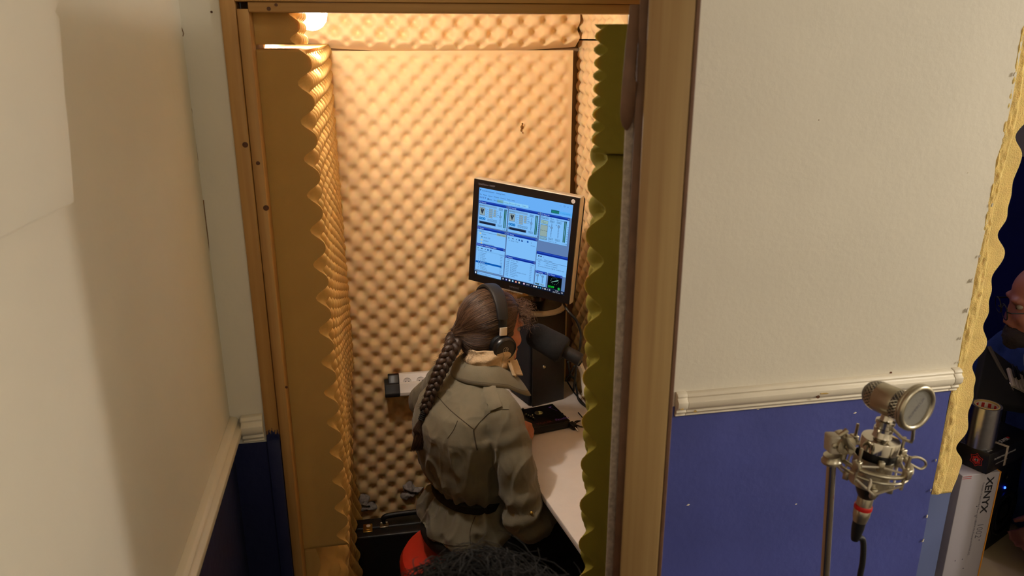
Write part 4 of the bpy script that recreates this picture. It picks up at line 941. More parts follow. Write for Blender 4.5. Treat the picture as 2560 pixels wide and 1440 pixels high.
# hair: a cap over the skull swept back to the knot of the braid
def hp(a, b, d): return HC + hf*a + hr*b + hu*d
NODE = hp(-.108, -.004, -.002)
mb = MB(); mb.ell(hp(-.012, 0, .038), hr, hf, hu, .083, .104, .092, 28, 18); mb.ell(hp(-.030, 0, -.015), hr, hf, hu, .079, .083, .072, 24, 14)
mb.ell(hp(-.045, 0, -.050), hr, hf, hu, .060, .052, .045, 20, 10); mb.ell(NODE, hr, hf, hu, .030, .024, .026, 16, 10)
for b in (-1, 1): mb.ell(hp(.018, .062*b, .012), hr, hf, hu, .020, .040, .045, 14, 8)
hair = union('hair', mb, .005, 6, M['hair'], woman)
# trim the cap back to the hairline so the face stays free
co, no = cloud(hair.data); rel = co - np.array(HC); A_, B_, D_ = rel @ np.array(hf), rel @ np.array(hr), rel @ np.array(hu)
lim = np.where(D_ > .085, .20, np.where(D_ > .0, .034 + .55*np.clip(D_-.02, 0, 1), .026 + .5*np.clip(D_, -1, 0)))
over = np.clip(A_-lim, 0, .06); inward = np.clip(over/.02, 0, 1)
cen = np.array(HC) + np.array(hu)*.03; dirc = cen - co; dirc /= np.linalg.norm(dirc, axis=1)[:, None]
co = co + dirc*(inward*.026)[:, None]
gro = nz(rel @ np.stack([np.array(hf)*14, np.array(hr)*90, np.array(hu)*60], 1), 1.0)
co = co + no*(gro*.0016)[:, None]
hair.data.vertices.foreach_set('co', co.ravel()); hair.data.update()
ht = bvh(hair)
def strands(name, n, m, gen, r=.0005, parent=None):
    cu = bpy.data.curves.new(name, 'CURVE'); cu.dimensions = '3D'; cu.bevel_depth = r; cu.bevel_resolution = 0; cu.materials.append(m)
    for i in range(n):
        pts = gen(i)
        if not pts or len(pts) < 3: continue
        s = cu.splines.new('POLY'); s.points.add(len(pts)-1)
        for k, p in enumerate(pts): s.points[k].co = (p.x, p.y, p.z, 1); s.points[k].radius = 1.0 if k < len(pts)-2 else .45
    o = put(name, cu, parent); o['kind'] = 'stuff'; return o
HCC = hp(-.012, 0, .03); ndir = (NODE-HCC).normalized()
def sweep(i):
    th = rng.uniform(0, 2*PI); ph = rng.uniform(-.35, 1.0)
    v = hf*math.cos(ph)*abs(math.cos(th))*(1 if rng.random() < .75 else -.4) + hr*math.sin(th)*math.cos(ph) + hu*math.sin(ph)
    v.normalize(); L0 = rng.uniform(.25, .8); t0 = rng.uniform(0, .55); out = []; jx = Vector(rng.normal(0, .018, 3)); lift = rng.uniform(.0002, .0022)
    for k in range(11):
        t = min(.97, t0 + L0*k/10); om = math.acos(max(-1, min(1, v.dot(ndir)))); 
        if om < .05: return None
        w_ = (v*math.sin((1-t)*om) + ndir*math.sin(t*om))/math.sin(om) + jx*math.sin(t*PI)
        h = ht.ray_cast(HCC + w_.normalized()*.25, -w_.normalized())
        if h[0] is None: return None
        out.append(h[0] + w_.normalized()*lift)
    return out
strands('hair_strands', 2600, M['strand'], sweep, .00042, hair); strands('hair_strands', 1500, M['strand2'], sweep, .00055, hair)
def frizz(i):
    s = 1 if rng.random() < .72 else -1
    p = hp(rng.uniform(.055, .092), rng.uniform(.0, .072)*s, rng.uniform(.03, .098)); v = (hf*rng.uniform(.3, 1) + hu*rng.uniform(-.6, .7) + hr*rng.uniform(-.2, .9)*s).normalized(); out = []
    k1, k2 = rng.uniform(20, 60), rng.uniform(0, 6); a1 = v.orthogonal().normalized(); a2 = v.cross(a1); ln = rng.uniform(.014, .042)
    for k in range(12):
        t = k/11; out.append(p + v*(ln*t) + (a1*math.sin(k1*t*.25+k2)-a1*math.sin(k2))*.007*t + (a2*math.cos(k1*t*.25+k2)-a2*math.cos(k2))*.007*t - Z*.012*t*t)
    return out
strands('flyaway_strands', 300, M['strand'], frizz, .00036, hair)
def napef(i):
    p = hp(rng.uniform(-.11, -.03), rng.uniform(-.05, .075), rng.uniform(-.085, -.02)); v = (Vector(rng.normal(0, 1, 3))*.7 - hf*.7 - hu*.5 + hr*.4).normalized(); a1 = v.orthogonal().normalized(); c_ = rng.uniform(-6, 6); ln = rng.uniform(.01, .04)
    return [p + v*(ln*k/7) + a1*(.006*math.sin(c_*k/7)) - Z*.008*(k/7)**2 for k in range(8)]
strands('flyaway_strands', 260, M['strand2'], napef, .0003, hair)
# braid: three strands crossing down her back
way = [NODE + hu*.004, hp(-.122, -.010, -.030), None, None, None, None]
pxs = [(1131, 868), (1109, 910), (1090, 952), (1073, 995), (1060, 1030)]
q = [NODE + hf*.008, hp(-.122, -.006, -.028)]
for (x, y), yd in zip(pxs, (.600, .580, .565, .555, .548)): q.append(at(x, y, yd))
bw_ = spline(q, 22); nb = len(bw_); Lb = sum((bw_[i+1]-bw_[i]).length for i in range(nb-1))
mb = MB(); acc = 0
lens = [0]
for i in range(nb-1): lens.append(lens[-1]+(bw_[i+1]-bw_[i]).length)
for sidx in range(3):
    pts, rr = [], []
    for i, p in enumerate(bw_):
        t = (bw_[min(i+1, nb-1)]-bw_[max(i-1, 0)]).normalized(); vv = (CAM-p).normalized(); s_ = t.cross(vv).normalized(); n_ = s_.cross(t)
        ph = lens[i]/.062*2*PI + sidx*2*PI/3; w_ = .0170*(1-.45*lens[i]/Lb); 
        pts.append(p + s_*(math.sin(ph)*w_) + n_*(math.sin(2*ph)*w_*.55)); rr.append(w_*.80)
    mb.tube(pts, rr, 12)
braid = obj('braid', mb, M['braid'], hair, smooth=True)
bt_ = bvh(braid)
def braidhair(i):
    k = int(rng.integers(0, nb-4)); p = bw_[k]; t = (bw_[k+3]-bw_[k]).normalized(); v = Vector(rng.normal(0, 1, 3)); v = (v-t*v.dot(t)).normalized(); h = bt_.ray_cast(p+v*.06, -v)
    if h[0] is None: return None
    u_ = (t + v*rng.uniform(-.1, .5) + Vector(rng.normal(0, .3, 3))).normalized(); return [h[0]+v*.0006 + u_*(.016*j/4) + v*.004*(j/4)**2*rng.uniform(-.5, 1) for j in range(5)]
strands('flyaway_strands', 500, M['strand2'], braidhair, .0003, hair)
# hair tie and the loose end below it
e0 = bw_[-1]; e1 = (bw_[-1]-bw_[-6]).normalized()
mb = MB()
for k in range(5): mb.lathe(e0 + e1*(.006*k), e1, [(.008, -.003), (.0105, -.001), (.0105, .001), (.008, .003)], 14)
obj('hair_tie', mb, M['dark_cloth'], hair, smooth=True)
tail = spline([e0 + e1*.02, e0 + e1*.05 + Z*-.004, at(1056, 1082, .543), at(1050, 1110, .54), at(1042, 1130, .54)], 8)
def tailh(i):
    a_ = rng.uniform(0, 2*PI); r_ = math.sqrt(rng.random()); c2 = rng.uniform(-2, 2); n = len(tail); out = []; ln = rng.uniform(.6, 1.0)
    for k in range(0, int(n*ln)):
        t = k/(n-1); sp2 = (.006 + .021*math.sin(min(1, t*1.3)*PI*.62)); p = tail[k]
        out.append(p + (X*.95 + Y*.2)*(math.cos(a_+c2*t*.5)*r_*sp2) + (Y*.8-Z*.2)*(math.sin(a_+c2*t*.5)*r_*sp2*.6))
    return out[::2] if len(out) > 6 else None
strands('loose_end_strands', 900, M['strand2'], tailh, .0006, hair); strands('loose_end_strands', 500, M['strand'], tailh, .0004, hair)

# headphones
hd = thing('headphones', 'black over-ear headphones with champagne sliders worn over the braided hair', 'headphones', HC - hu*.02)
EC = Vector((-.006, .086, -.026))
def band_pt(t, extra=0):                                 # t 0..1 from her right ear over the crown to the left
    th = PI*t; b = math.cos(th)*(.096+extra); d = -.0 + math.sin(th)**.82*(.139+extra) + 0
    return hp(-.012, b, d)
def ribbon(mb, ts, hw, th, extra=0, taper=None):
    rings = []
    for i, t in enumerate(ts):
        p = band_pt(t, extra); tg = (band_pt(min(1, t+.004), extra)-band_pt(max(0, t-.004), extra)).normalized(); o_ = hf.cross(tg).normalized()
        if o_.dot(p-HC) < 0: o_ = -o_
        w_ = hw*(taper(t) if taper else 1)
        rings.append([p + hf*(w_*math.copysign(abs(math.cos(a))**.6, math.cos(a))) + o_*(th*math.copysign(abs(math.sin(a))**.6, math.sin(a))) for a in [2*PI*k/16 for k in range(16)]])
    mb.loft(rings)
mb = MB(); ribbon(mb, [.125+.75*i/60 for i in range(61)], .0215, .0066, taper=lambda t: .72+.28*math.sin(PI*t)); obj('headband', mb, M['blackm'], hd, smooth=True)
for sd in (1, -1):
    ts = (lambda a_, b_: [a_+(b_-a_)*i/8 for i in range(9)] if sd > 0 else [1-(a_+(b_-a_)*i/8) for i in range(9)])
    mb = MB(); ribbon(mb, ts(.070, .128), .0140, .0048, -.0005); obj('band_end', mb, M['blacks'], hd, smooth=True)
    mb = MB(); ribbon(mb, ts(.022, .068), .0122, .0045, .004); obj('slider', mb, M['gold'], hd, smooth=True)
    cax = (hr*sd - hf*.02 - hu*.10 + hf*.10).normalized(); cc = hp(EC.x, .080*sd, EC.z)
    mb = MB(); mb.lathe(cc - cax*.012, cax, [(.020, 0), (.036, .001), (.0385, .008), (.037, .018), (.032, .022), (.02, .022)], 36); obj('cushion', mb, M['case'], hd, smooth=True)
    mb = MB(); mb.lathe(cc + cax*.010, cax, [(.030, 0), (.0395, .001), (.0405, .010), (.0385, .019), (.034, .0235), (.0325, .0225), (.0310, .0205), (.010, .0205), (.0005, .0205)], 44); sh = obj('ear_cup', mb, M['blacks'], hd, smooth=True)
    lc = cc + cax*.0308; lx = (CAM-lc).cross(cax).normalized()*-1; lx = lx if lx.dot(R_) > 0 else -lx; lx = (lx + hu*.28).normalized(); ly = cax.cross(lx)
    if ly.dot(U_) < 0: ly = -ly
    mb = MB(); rg = lambda r_: [lc + (lx*math.cos(2*PI*k/30)+ly*math.sin(2*PI*k/30))*r_ for k in range(30)]
    a_, b_ = rg(.0095), rg(.0082); mb.add(a_+b_, [(k, (k+1) % 30, 30+(k+1) % 30, 30+k) for k in range(30)]); text_on(mb, 'K', lc - lx*.0056 - ly*.0034, lx, ly, .0098, shear=.2); text_on(mb, 'Z', lc - lx*.0002 - ly*.0052, lx, ly, .0105, shear=.2)
    obj('emblem', mb, M['emblem'], sh)
# ---- the man beyond the broken wall
MF, MR, MU = frame(math.radians(152), math.radians(10), math.radians(0))
MC = at(2618, 757, .17)
man = thing('person', 'bearded person in spectacles leaning over gear beyond the broken wall at the right', 'person', (MC.x+.32, .32, 0))
mb = MB(); head_shapes(mb, MC, MF, MR, MU, 1.0)
CH = Vector((MC.x+.24, .31, 1.16))                       # base of the neck
mb.tube([CH - Z*.06, CH, MC - MF*.03 - MU*.055, MC - MF*.02], [.085, .066, .062, .055], 18)
def mtorso(mb, g):
    rings = []
    for z, dx, w_, d_ in ((.50, .14, .19, .15), (.62, .13, .20, .16), (.80, .10, .205, .155), (.95, .06, .215, .145), (1.06, .03, .20, .12), (1.13, .01, .12, .09)):
        rings.append([Vector((CH.x+dx + math.cos(2*PI*k/26)*(d_+g), CH.y+.02 + math.sin(2*PI*k/26)*(w_+g), z)) for k in range(26)])
    mb.loft(rings)
SL, EL, WL = CH + Vector((.03, -.19, -.09)), Vector((CH.x+.07, CH.y-.20, .80)), Vector((2.03, .13, .64))
SRm, ERm, WRm = CH + Vector((.03, .20, -.09)), Vector((CH.x-.08, CH.y+.30, .85)), Vector((CH.x-.26, CH.y+.16, .82))
mtorso(mb, -.02)
limb(mb, [SL, EL, EL.lerp(WL, .5), WL], [.055, .045, .040, .028]); limb(mb, [SRm, ERm, WRm], [.055, .045, .028])
hand(mb, WL, Vector((-.2, .5, -.75)), (-1, 0, 0), (0, .6, .5), .8, 1.08); hand(mb, WRm, Vector((-.9, .1, -.2)), (0, 0, -1), (0, -1, 0), .7, 1.08)
for sd in (-1, 1):
    h_ = Vector((CH.x+.14, CH.y+.10*sd, .53)); k_ = h_ + Vector((-.02, .0, 0)) + Vector((.0, .0, 0)); a_ = h_ + Vector((.02, .02*sd, -.47))
    limb(mb, [h_, h_.lerp(a_, .5), a_], [.085, .06, .04]); limb(mb, [a_ + X*.04, a_ - X*.08 - Z*.02], [.04, .025])
mbody = union('body', mb, .006, 5, M['skinm'], man); eyes_on(mbody, MC, MF, MR, MU, 1.0)
mb = MB(); mtorso(mb, .004); limb(mb, [SL + Y*.06, SL, EL, EL.lerp(WL, .45)], [.07, .075, .066, .058]); limb(mb, [SRm - Y*.06, SRm, ERm, ERm.lerp(WRm, .5)], [.07, .075, .066, .055])
sw = union('sweater', mb, .009, 4, M['denim'], man); displace(sw, lambda co, no: .006*nz(co, 22))
mb = MB(); mb.lathe(CH - Z*.055 - X*.015, (MC-CH)+Z*.14, [(.085, 0), (.082, .03), (.078, .055), (.073, .055), (.076, .0)], 26); obj('shirt_collar', mb, M['collar'], man, smooth=True)
mb = MB()
for sd in (-1, 1):
    h_ = Vector((CH.x+.14, CH.y+.10*sd, .53)); a_ = h_ + Vector((.02, .02*sd, -.47)); limb(mb, [h_ + Z*.02, h_.lerp(a_, .5), a_ + Z*.05], [.105, .078, .06])
mb.ell((CH.x+.14, CH.y, .55), X, Y, Z, .15, .19, .08); union('trousers', mb, .012, 3, M['trouser'], man)
def mpnt(a, b, d): return MC + MF*(a*1.0) + MR*(b*1.0) + MU*(d*1.0)
mb = MB(); s_ = 1.0
mb.ell(mpnt(.066, 0, -.092), MR, MF, MU, .050*s_, .044*s_, .036*s_, 22, 12); mb.ell(mpnt(.088, 0, -.107), MR, MF, MU, .028*s_, .022*s_, .026*s_, 16, 10); mb.ell(mpnt(.094, 0, -.066), MR, MF, MU, .024*s_, .010*s_, .006*s_, 14, 8)
for b in (-1, 1): mb.ell(mpnt(.020, .050*b, -.075), MR, MF, MU, .014*s_, .036*s_, .040*s_, 16, 10); mb.ell(mpnt(.0, .066*b, -.035), MR, MF, MU, .010*s_, .014*s_, .040*s_, 12, 8)
bd = union('beard', mb, .005, 3, M['beard'], man); displace(bd, lambda co, no: .004*nz(co, 120))
mb = MB(); mb.ell(mpnt(-.040, 0, .012), MR, MF, MU, .082*s_, .078*s_, .085*s_, 24, 14); mh = union('hair', mb, .006, 2, M['beard'], man)
co, no = cloud(mh.data); rel = co-np.array(MC); D_ = rel @ np.array(MU); d2 = np.clip((D_-.055)/.03, 0, 1); co -= no*(d2*.03)[:, None]; mh.data.vertices.foreach_set('co', co.ravel()); mh.data.update()
gl = thing('spectacles', 'dark framed spectacles worn by the bearded person', 'spectacles', mpnt(.11, 0, 0))
for b in (-1, 1):
    c = mpnt(.112, .034*b, -.008); n = 28
    pr_ = lambda r_: [c + MR*(math.copysign(abs(math.cos(t))**.75, math.cos(t))*r_*1.08*1.0) + MU*(math.copysign(abs(math.sin(t))**.75, math.sin(t))*r_*.82*1.0) - MF*(abs(math.cos(t))*0) for t in [2*PI*k/n for k in range(n)]]
    mb = MB(); mb.tube(pr_(.0255), .0019, 8, closed=True); rm = obj('rim', mb, M['black'], gl, smooth=True)
    mb = MB(); o_, i_ = pr_(.0245), [p + MF*.0012 for p in pr_(.0245)]; mb.loft([o_, i_]); obj('lens', mb, M['glass'], rm, smooth=False)
    mb = MB(); mb.tube([mpnt(.112, .062*b, -.0), mpnt(.105, .073*b, .0), mpnt(.02, .079*b, -.004), mpnt(-.015, .079*b, -.012), mpnt(-.032, .077*b, -.035)], .0021, 8); obj('temple', mb, M['black'], gl, smooth=True)
mb = MB(); mb.tube(spline([mpnt(.113, -.009, -.004), mpnt(.119, 0, .0), mpnt(.113, .009, -.004)], 5), .0018, 8); obj('bridge', mb, M['black'], gl, smooth=True)

# ---- the head in front of the camera
FC = Vector((.085, -.955, 1.400)); FF, FR, FU = frame(math.radians(84), math.radians(8))
fg = thing('person', 'dark curly head of a person standing before the doorway at the bottom edge', 'person', (.085, -.99, 0))
mb = MB(); head_shapes(mb, FC, FF, FR, FU); NB = Vector((.085, -.985, 1.27))
mb.tube([NB - Z*.05, NB, FC - FF*.02 - FU*.05, FC], [.065, .052, .05, .05], 16)
def ftorso(mb, g):
    mb.loft([[Vector((.085 + math.cos(2*PI*k/26)*(w_+g), -.99 + math.sin(2*PI*k/26)*(d_+g), z)) for k in range(26)] for z, w_, d_ in ((.74, .155, .10), (.85, .15, .10), (.95, .135, .09), (1.08, .155, .10), (1.2, .165, .10), (1.27, .13, .08), (1.31, .07, .06))])
ftorso(mb, -.012)
for sd in (-1, 1):
    s0_ = Vector((.085+.160*sd, -.985, 1.235)); e0_ = s0_ + Vector((.015*sd, -.02, -.27)); w0_ = e0_ + Vector((-.04*sd, .10, -.20))
    limb(mb, [s0_, e0_, w0_], [.040, .034, .022]); hand(mb, w0_, Vector((-.1*sd, .25, -1)), (-sd, 0, 0), (0, 1, 0), .4, .92)
    h_ = Vector((.085+.08*sd, -.99, .76)); a_ = Vector((.085+.09*sd, -.99, .07)); limb(mb, [h_, h_.lerp(a_, .5), a_], [.075, .052, .034]); limb(mb, [a_ - Y*.03, a_ + Y*.06 - Z*.03, a_ + Y*.13 - Z*.045], [.04, .034, .022])
fbody = union('body', mb, .007, 4, M['skin'], fg); eyes_on(fbody, FC, FF, FR, FU)
mb = MB(); ftorso(mb, .004)
for sd in (-1, 1):
    s0_ = Vector((.085+.160*sd, -.985, 1.235)); e0_ = s0_ + Vector((.015*sd, -.02, -.27)); w0_ = e0_ + Vector((-.04*sd, .10, -.20)); limb(mb, [s0_ - X*.05*sd, s0_, e0_, w0_.lerp(e0_, .1)], [.05, .053, .046, .032])
union('sweater', mb, .01, 3, M['trouser'], fg)
mb = MB()
for sd in (-1, 1):
    h_ = Vector((.085+.08*sd, -.99, .76)); a_ = Vector((.085+.09*sd, -.99, .07)); limb(mb, [h_ + Z*.03, h_.lerp(a_, .5), a_ + Z*.03], [.09, .068, .055])
union('trousers', mb, .012, 3, M['dark_cloth'], fg)
mb = MB(); mb.ell(FC - FF*.014 + FU*.034, FR, FF, FU, .088, .106, .094); mb.ell(FC - FF*.03 - FU*.03, FR, FF, FU, .085, .085, .085)
fh = union('hair', mb, .006, 3, M['hairfg'], fg)
co, no = cloud(fh.data); rel = co-np.array(FC); A_ = rel @ np.array(FF); D_ = rel @ np.array(FU); inw = np.clip((A_-np.where(D_ > .08, .2, .055))/.02, 0, 1)
co = co - no*(inw*.022)[:, None] + no*(.012*np.abs(nz(co, 34)))[:, None]; fh.data.vertices.foreach_set('co', co.ravel()); fh.data.update()
fht = bvh(fh)
def curl(i):
    th = rng.uniform(0, 2*PI); v = (FR*math.cos(th)*rng.uniform(.1, 1) + FF*math.sin(th)*rng.uniform(.1, .9) + FU*rng.uniform(.2, 1)).normalized(); c = FC + FU*.03
    h = fht.ray_cast(c + v*.3, -v)
    if h[0] is None: return None
    a1 = v.orthogonal().normalized(); a2 = v.cross(a1); k0 = rng.uniform(0, 6); out = []; dr = (a1*math.cos(k0)+a2*math.sin(k0)); ln = rng.uniform(.05, .12); R0 = rng.uniform(.005, .012); tw = rng.uniform(1.0, 2.2)
    for k in range(14):
        t = k/13; out.append(h[0] + dr*(ln*t) + v*(.030*math.sin(t*PI)*rng.uniform(.8, 1) - .012*t) + (a1*math.cos(tw*6*t+k0)+a2*math.sin(tw*6*t+k0))*R0*t)
    return out
strands('hair_strands', 1500, M['hairfg'], curl, .0006, fh)

# ------------------------------------------------------------------ studio microphone on its stand
YM = -.76
mA = (at(2207, 1080, YM) - at(2166, 1238, YM)).normalized()
mT = at(2203, 1096, YM); mB = at(2166, 1236, YM+.0); mL = (mT-mB).length
ppm = FPX/((mT-CAM).dot(F_))
sm = thing('studio_microphone', 'silver studio microphone with round pop filter hanging in front of the blue wall', 'microphone', mB)
def ma(h): return mB + mA*h
r1 = 46/ppm
mb = MB(); mb.lathe(mT, mA, [(r1, -.016), (r1, -.001), (r1*.97, .0008), (.013, .0035), (.012, .006), (.0115, .014), (.0105, .018)], 40); obj('cap', mb, M['chrome'], sm, smooth=True)
mb = MB(); mb.lathe(mT, mA, [(r1*.985, -.031), (r1*.985, -.0165)], 40); obj('black_band', mb, M['blacks'], sm, smooth=True)
mb = MB(); mb.lathe(ma(0), mA, [(.010, -.004), (r1*.55, .002), (r1*.78, .016), (r1*.86, .03), (r1*.98, mL-.032)], 40); obj('lower_body', mb, M['blacks'], sm, smooth=True)
# capsule head
hc = at(2221, 1001, YM); ah = (R_*.50 - U_*.28 - F_*.83).normalized(); rc = 38/ppm; hl = .0135
mb = MB(); mb.lathe(mT + mA*.012, mA, [(.0125, 0), (.0125, .004), (.011, .005), (.011, .010), (.0125, .011), (.0125, .015), (.0085, .016), (.0075, .018), (.0075, ((hc-mT).dot(mA))-.012-rc*.8)], 26); obj('neck', mb, M['chrome'], sm, smooth=True)
mb = MB(); mb.lathe(hc - ah*hl, ah, [(rc*.985, 0), (rc, .001), (rc, hl*2-.001), (rc*.985, hl*2)], 48, cap=False); mb.lathe(hc - ah*hl*.35, ah, [(rc*1.004, 0), (rc*1.004, .0006)], 48, cap=False); obj('capsule_band', mb, M['nickel'], sm, smooth=True)
for sg in (1, -1):
    mb = MB(); mb.lathe(hc + ah*(hl*sg), ah*sg, [(rc*.985, 0), (rc*.96, .005), (rc*.88, .011), (rc*.74, .016), (rc*.5, .020), (rc*.25, .0215), (.0005, .022)], 40); gm = obj('mesh_grille', mb, M['mesh'], sm, smooth=True)
    mb = MB(); gr = lambda th, ph: hc + ah*(hl*sg + math.sin(ph)*.0223*sg) + (ah.orthogonal().normalized()*math.cos(th) + ah.cross(ah.orthogonal().normalized())*math.sin(th))*(rc*.985*math.cos(ph))
    for k in range(26):
        th0 = 2*PI*k/26; mb.tube([gr(th0 + s_*1.15*j/8, j/8*1.45) for j in range(9) for s_ in (1,)], .0006, 4); mb.tube([gr(th0 - 1.15*j/8, j/8*1.45) for j in range(9)], .0006, 4)
    w_ = obj('mesh_wire', mb, M['chrome'], gm, smooth=True); w_['kind'] = 'stuff'
# pop filter disc on its bent wire
pc = at(2291, 1020, YM-.058); ap = (R_*.42 - U_*.30 - F_*.86).normalized(); rp = 57*((pc-CAM).dot(F_))/FPX; u1 = ap.orthogonal().normalized(); v1 = ap.cross(u1)
cir = lambda c, r_, n=48: [c + (u1*math.cos(2*PI*k/n)+v1*math.sin(2*PI*k/n))*r_ for k in range(n)]
mb = MB(); mb.tube(cir(pc, rp*.96), .0040, 10, closed=True); mb.tube(cir(pc - ap*.004, rp*.99), .003, 10, closed=True); rr_ = obj('pop_filter_rim', mb, M['nickel'], sm, smooth=True)
mb = MB(); mb.loft([cir(pc - ap*.001, rp*.94), cir(pc + ap*.0003, rp*.94)]); dsc = obj('pop_filter_mesh', mb, mat('grey_filter_gauze', (150, 146, 138), .7, .2, bump=(1400, .8, .002)), rr_)
lx = (R_*.62 + U_*.78); lx = (lx - ap*lx.dot(ap)).normalized(); ly = ap.cross(lx); ly = ly if ly.dot(U_) > 0 else -ly
mb = MB(); text_on(mb, 'SUPERLUX', pc + ap*.0008 - ly*.002, lx, ly, .006, align='CENTER', stretch=1.2); obj('lettering', mb, M['greyink'], rr_)
mb = MB(); mb.tube([mT + mA*.018 + R_*.008, at(2258, 1098, YM-.03), at(2278, 1105, YM-.055), at(2281, 1098, YM-.058), at(2284, 1074, YM-.058)], .0021, 8); obj('pop_filter_wire', mb, M['nickel'], sm, smooth=True)
# plug and lead
mb = MB(); mb.lathe(ma(-.003), -mA, [(.010, 0), (.0105, .002), (.0105, .014), (.0115, .0145), (.0115, .019), (.0118, .0195), (.0112, .030), (.009, .040)], 24); xl_ = obj('plug', mb, M['nickel'], sm, smooth=True)
mb = MB(); mb.lathe(ma(-.0165), -mA, [(.0118, 0), (.0122, .001), (.0122, .0055), (.0118, .0065)], 24); obj('red_ring', mb, M['redring'], xl_, smooth=True)
mb = MB(); mb.lathe(ma(-.042), -mA, [(.0088, 0), (.0085, .012), (.0065, .026), (.0050, .032)], 20); obj('strain_relief', mb, M['black'], xl_, smooth=True)
q0 = ma(-.07); mb = MB(); mb.tube(spline([q0, at(2157, 1350, YM), at(2157, 1400, YM), at(2150, 1440, YM), at(2140, 1500, YM), (.60, -.70, 1.0), (.58, -.62, .5), (.60, -.6, .02), (.8, -.55, .012)], 10), .0042, 10); obj('lead', mb, M['cable'], sm, smooth=True)
# shock mount
sk = thing('shock_mount', 'grey wire shock mount holding the studio microphone', 'microphone mount', ma(.03))
rc_ = at(2184, 1149, YM); rR = 90/ppm; U1 = (R_ - mA*R_.dot(mA)).normalized(); V1 = mA.cross(U1)
def rg_(h, r_, n=56): return [rc_ + mA*h + (U1*math.cos(2*PI*k/n)+V1*math.sin(2*PI*k/n))*r_ for k in range(n)]
def rpt(h, r_, deg): a_ = math.radians(deg); return rc_ + mA*h + (U1*math.cos(a_)+V1*math.sin(a_))*r_
rin = r1*1.06
mb = MB(); mb.lathe(rc_ - mA*.036, mA, [(rin*.93, 0), (rin*.95, .0), (rin*1.0, .042), (rin*.97, .042), (rin*.92, 0)], 44, cap=False); obj('sleeve', mb, M['nickel'], sk, smooth=True)
mb = MB(); mb.tube(rg_(0, rR*.97), .0032, 10, closed=True); obj('outer_ring', mb, M['nickel'], sk, smooth=True)
mb = MB(); mb.tube(rg_(-.011, rR*.93), .0021, 8, closed=True); obj('outer_ring', mb, M['nickel'], sk, smooth=True)
for d in (-100, -20, 60, 140):
    mb = MB(); mb.obox(rpt(.006, rin+.004, d), rpt(0, 1, d)-rc_, mA, (rpt(0, 1, d)-rc_).cross(mA), .0042, .0075, .004); obj('hook', mb, M['nickel'], sk, bevel=.0015)
    mb = MB(); mb.obox(rpt(-.036, rin+.002, d), rpt(0, 1, d)-rc_, mA, (rpt(0, 1, d)-rc_).cross(mA), .0042, .0075, .004); obj('hook', mb, M['nickel'], sk, bevel=.0015)
    for d2 in (d-40, d+40):
        mb = MB(); mb.tube([rpt(.006, rin+.006, d), rpt(.004, rR, d2*1.0)], .0016, 7); obj('elastic_cord', mb, M['silver'], sk, smooth=True)
        mb = MB(); mb.tube([rpt(-.036, rin+.006, d), rpt(-.014, rR*.97, d2)], .0016, 7); obj('elastic_cord', mb, M['silver'], sk, smooth=True)
for d in (-140, -60, 20, 100):
    mb = MB(); mb.tube([rpt(-.020, rR*.95, d), rpt(.030, rR*.97, d)], .0022, 8); obj('post', mb, M['nickel'], sk, smooth=True)
    mb = MB(); mb.obox(rpt(.005, rR, d), rpt(0, 1, d)-rc_, mA, (rpt(0, 1, d)-rc_).cross(mA), .005, .007, .005); obj('cord_clip', mb, M['nickel'], sk, bevel=.0015)
mb = MB(); mb.tube(spline([rpt(.008, rR, 8), at(2262, 1146, YM), at(2292, 1143, YM), at(2312, 1153, YM), at(2313, 1166, YM), at(2298, 1172, YM), at(2270, 1158, YM), rpt(-.008, rR*.95, 0)], 7), .0018, 8); obj('wire_loop', mb, M['nickel'], sk, smooth=True)
mb = MB(); mb.tube(spline([rpt(-.02, rin, -108), at(2170, 1225, YM-.06), at(2176, 1208, YM-.06), at(2176, 1198, YM-.055)], 6), .0015, 8); obj('cord_loop', mb, M['silver'], sk, smooth=True)
# bracket between ring and stand
cb = at(2104, 1104, YM)
mb = MB(); mb.tube([cb, at(2124, 1100, YM), rpt(.012, rR*.98, 160)], [.006, .0048, .004], 10); mb.tube([at(2118, 1104, YM), rpt(.0, rR*.98, 190)], .0045, 8); obj('bracket_arm', mb, M['nickel'], sk, smooth=True)
mb = MB(); mb.lathe(cb - Y*.014, Y, [(.004, 0), (.013, .001), (.014, .006), (.014, .022), (.010, .024)], 22); obj('swivel', mb, M['nickel'], sk, smooth=True)
mb = MB(); mb.tube([cb - Y*.016, cb - Y*.024], .005, 10); mb.tube([cb - Y*.02 + R_*.004, at(2103, 1086, YM-.03), at(2118, 1075, YM-.03)], .0034, 8); mb.tube([cb - Y*.02, at(2112, 1090, YM-.03)], .0034, 8); obj('wing_screw', mb, M['nickel'], sk, smooth=True)
# stand
s0 = at(2079, 1150, YM); s1 = at(2062, 1440, YM); sdv = (s1-s0).normalized(); fl0 = s0 + sdv*((s0.z-.03)/-sdv.z)
sd_ = thing('microphone_stand', 'chrome microphone stand in front of the violet blue wall', 'microphone stand', (fl0.x, fl0.y, 0))
mb = MB(); mb.tube([s0, s0 + sdv*.42], 11.5/ppm, 20); obj('upper_tube', mb, M['chrome'], sd_, smooth=True)
mb = MB(); mb.tube([s0 + sdv*.40, fl0], 14/ppm, 20); obj('lower_tube', mb, M['chrome'], sd_, smooth=True)
mb = MB(); mb.lathe(s0 + sdv*.42, -sdv, [(.012, 0), (.016, .004), (.016, .04), (.012, .045)], 20); obj('clutch', mb, M['blackm'], sd_, smooth=True)
mb = MB(); mb.lathe(s0 + sdv*.004, -sdv, [(.011, 0), (.0135, .001), (.0135, .004), (.0115, .006), (.011, .012)], 22); obj('thread_flange', mb, M['nickel'], sd_, smooth=True)
